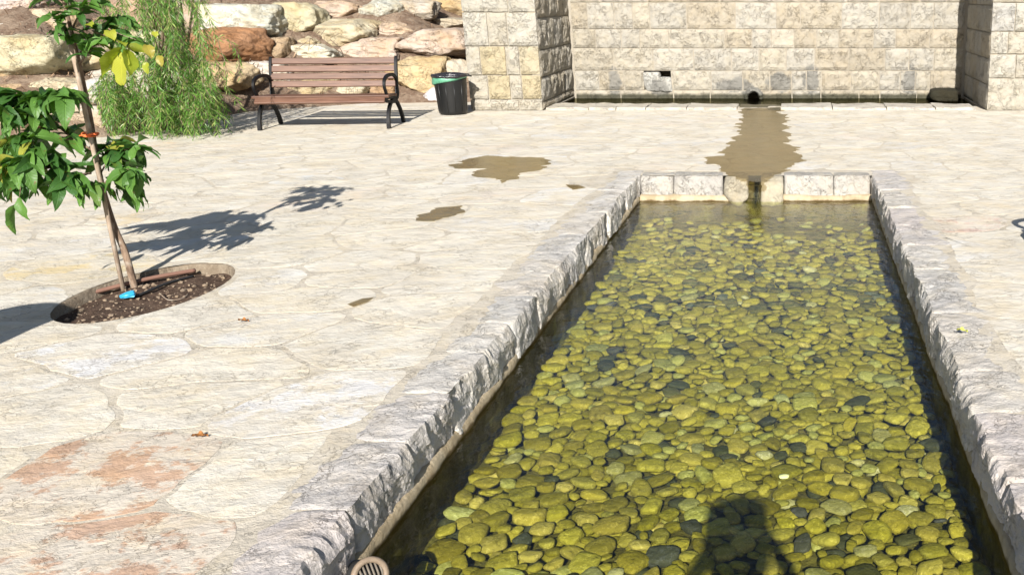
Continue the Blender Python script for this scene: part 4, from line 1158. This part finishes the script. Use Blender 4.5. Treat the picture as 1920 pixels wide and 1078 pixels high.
cluster(34, 300, 368, 60, 150, .6, 1.1)
cluster(50, 195, 250, 130, 200, .4, .8)
cluster(26, 335, 395, 150, 210, .25, .5, .6)
cluster(6, 380, 432, 60, 140, .3, .6, .4)
cluster(30, 255, 400, 190, 225, .25, .4, 1.2)
crown = link('crown', meshdata('crown', cv, cf, M['needle']), ws, -WO)
link('hanging_twigs', meshdata('hanging_twigs', sv.v, sv.f, M['twig']), crown)
# bare twigs arching over the boulders
mb = MB()
for (a, b, c_) in (((590, 62), (615, 82), (650, 108)), ((560, 90), (585, 72), (600, 60)), ((620, 75), (640, 95), (642, 112)), ((465, 150), (478, 135), (485, 120)), ((690, 48), (720, 62), (745, 60)), ((470, 180), (455, 150), (470, 110))):
    w = [pt(q[0], q[1], 14.3+k*.1) for k, q in enumerate((a, b, c_))]; mb.tube(catmull(w, 6), .006, n=4)
    for _ in range(5):
        p = w[1]+Vector((random.gauss(0, .08), random.gauss(0, .05), random.gauss(0, .05))); mb.tube([p, p+Vector((random.gauss(0, .12), random.gauss(0, .05), random.gauss(0, .10)))], .0035, n=3)
tag(mb.build('dry_twigs', M['twig']), 'bare dry brown twigs straggling over the boulders behind the bench', 'twigs', kind='stuff')

# ================================================================== SMALL THINGS ON THE PAVING
def fallen(px, py, z, mat, L, rz, label):
    V, Fc = lmesh(L, L*.28, .3, .4, 3); p = gp(px, py, z)
    tag(link('fallen_leaf', meshdata('fallen_leaf', V, Fc, mat, True), loc=(p.x, p.y, z+.012), rot=(0, 0, rz)), label, 'leaf')
fallen(360, 822, .004, M['dead'], .055, .5, 'small dry reddish brown leaf on the paving')
fallen(1793, 622, .02, M['yleaf'], .06, .1, 'small yellow green leaf on the shaded pool kerb top')
fallen(447, 604, .004, M['dead'], .05, .4, 'curled dry dark leaf on the paving beyond the tree pit')
# off-frame bollard, its form invented, added to cast the shadow reaching the tree pit
bo = thing('invented_bollard', 'invented squat stone bollard out of view, added to cast a shadow onto the tree pit', 'bollard', (-3.90, 2.95, 0))
V, Fc = lathe([(.001, 0), (.24, 0), (.24, .07), (.21, .10), (.19, .6), (.205, .95), (.22, 1.02), (.19, 1.09), (.10, 1.13), (.001, 1.14)], 36)
link('shaft', meshdata('shaft', V, Fc, M['bollard'], True), bo)

# ================================================================== PERSON (the photographer, whose shadow lies in the pool)
pe = thing('person', 'person in a dark shirt standing at the pool end holding up a phone', 'person', (.05, -.40, 0))
def skin(name, verts, edges, mat, parent, sub=2):
    me = bpy.data.meshes.new(name); me.from_pydata([v[:3] for v in verts], edges, []); me.materials.append(mat)
    o = link(name, me, parent); sk = o.modifiers.new('skin', 'SKIN'); sk.use_smooth_shade = True
    lay = me.skin_vertices[0].data
    for i, v in enumerate(verts): lay[i].radius = (v[3], v[4] if len(v) > 4 else v[3])
    lay[0].use_root = True
    s = o.modifiers.new('sub', 'SUBSURF'); s.levels = sub; s.render_levels = sub; return o
bv = [(0, 0, .96, .17, .12), (0, .01, 1.14, .15, .105), (0, .015, 1.36, .18, .115), (0, .02, 1.50, .09, .075), (0, .035, 1.575, .055), (0, .06, 1.66, .085, .095), (0, .06, 1.76, .088, .10), (0, .05, 1.82, .055, .06)]
be = [(0, 1), (1, 2), (2, 3), (3, 4), (4, 5), (5, 6), (6, 7)]
for s in (-1, 1):
    b = len(bv)
    bv += [(s*.17, .02, 1.455, .062), (s*.34, .10, 1.28, .05), (s*.20, .25, 1.42, .036), (s*.115, .335, 1.545, .026), (s*.095, .36, 1.585, .03, .016)]
    be += [(3, b), (b, b+1), (b+1, b+2), (b+2, b+3), (b+3, b+4)]
    for k in range(4):
        f = len(bv); z = 1.62-.02*k; bv += [(s*.080, .368, z, .009), (s*.055, .380, z+.004, .0085), (s*.040, .372, z+.004, .0075)]; be += [(b+4, f), (f, f+1), (f+1, f+2)]
    f = len(bv); bv += [(s*.075, .345, 1.57, .0095), (s*.05, .345, 1.575, .008)]; be += [(b+4, f), (f, f+1)]
    b = len(bv)
    bv += [(s*.10, 0, .88, .095), (s*.12, .015, .50, .062), (s*.125, -.02, .09, .042), (s*.13, .05, .035, .038), (s*.135, .15, .025, .03)]
    be += [(0, b), (b, b+1), (b+1, b+2), (b+2, b+3), (b+3, b+4)]
skin('body', bv, be, M['cloth'], pe)
P, fi = rock_geo(3, 31, (.125, .125, .125), 4, .95, .02); link('hair', meshdata('hair', P, fi, M['hair'], True), pe, (0, .035, 1.765))
ph = link('phone', meshdata('phone', *boxgeo(-.08, .08, -.004, .004, -.038, .038, .003), M['phone']), loc=(.05, -.020, 1.60))
tag(ph, 'flat dark phone held up in both hands by the standing person', 'phone')
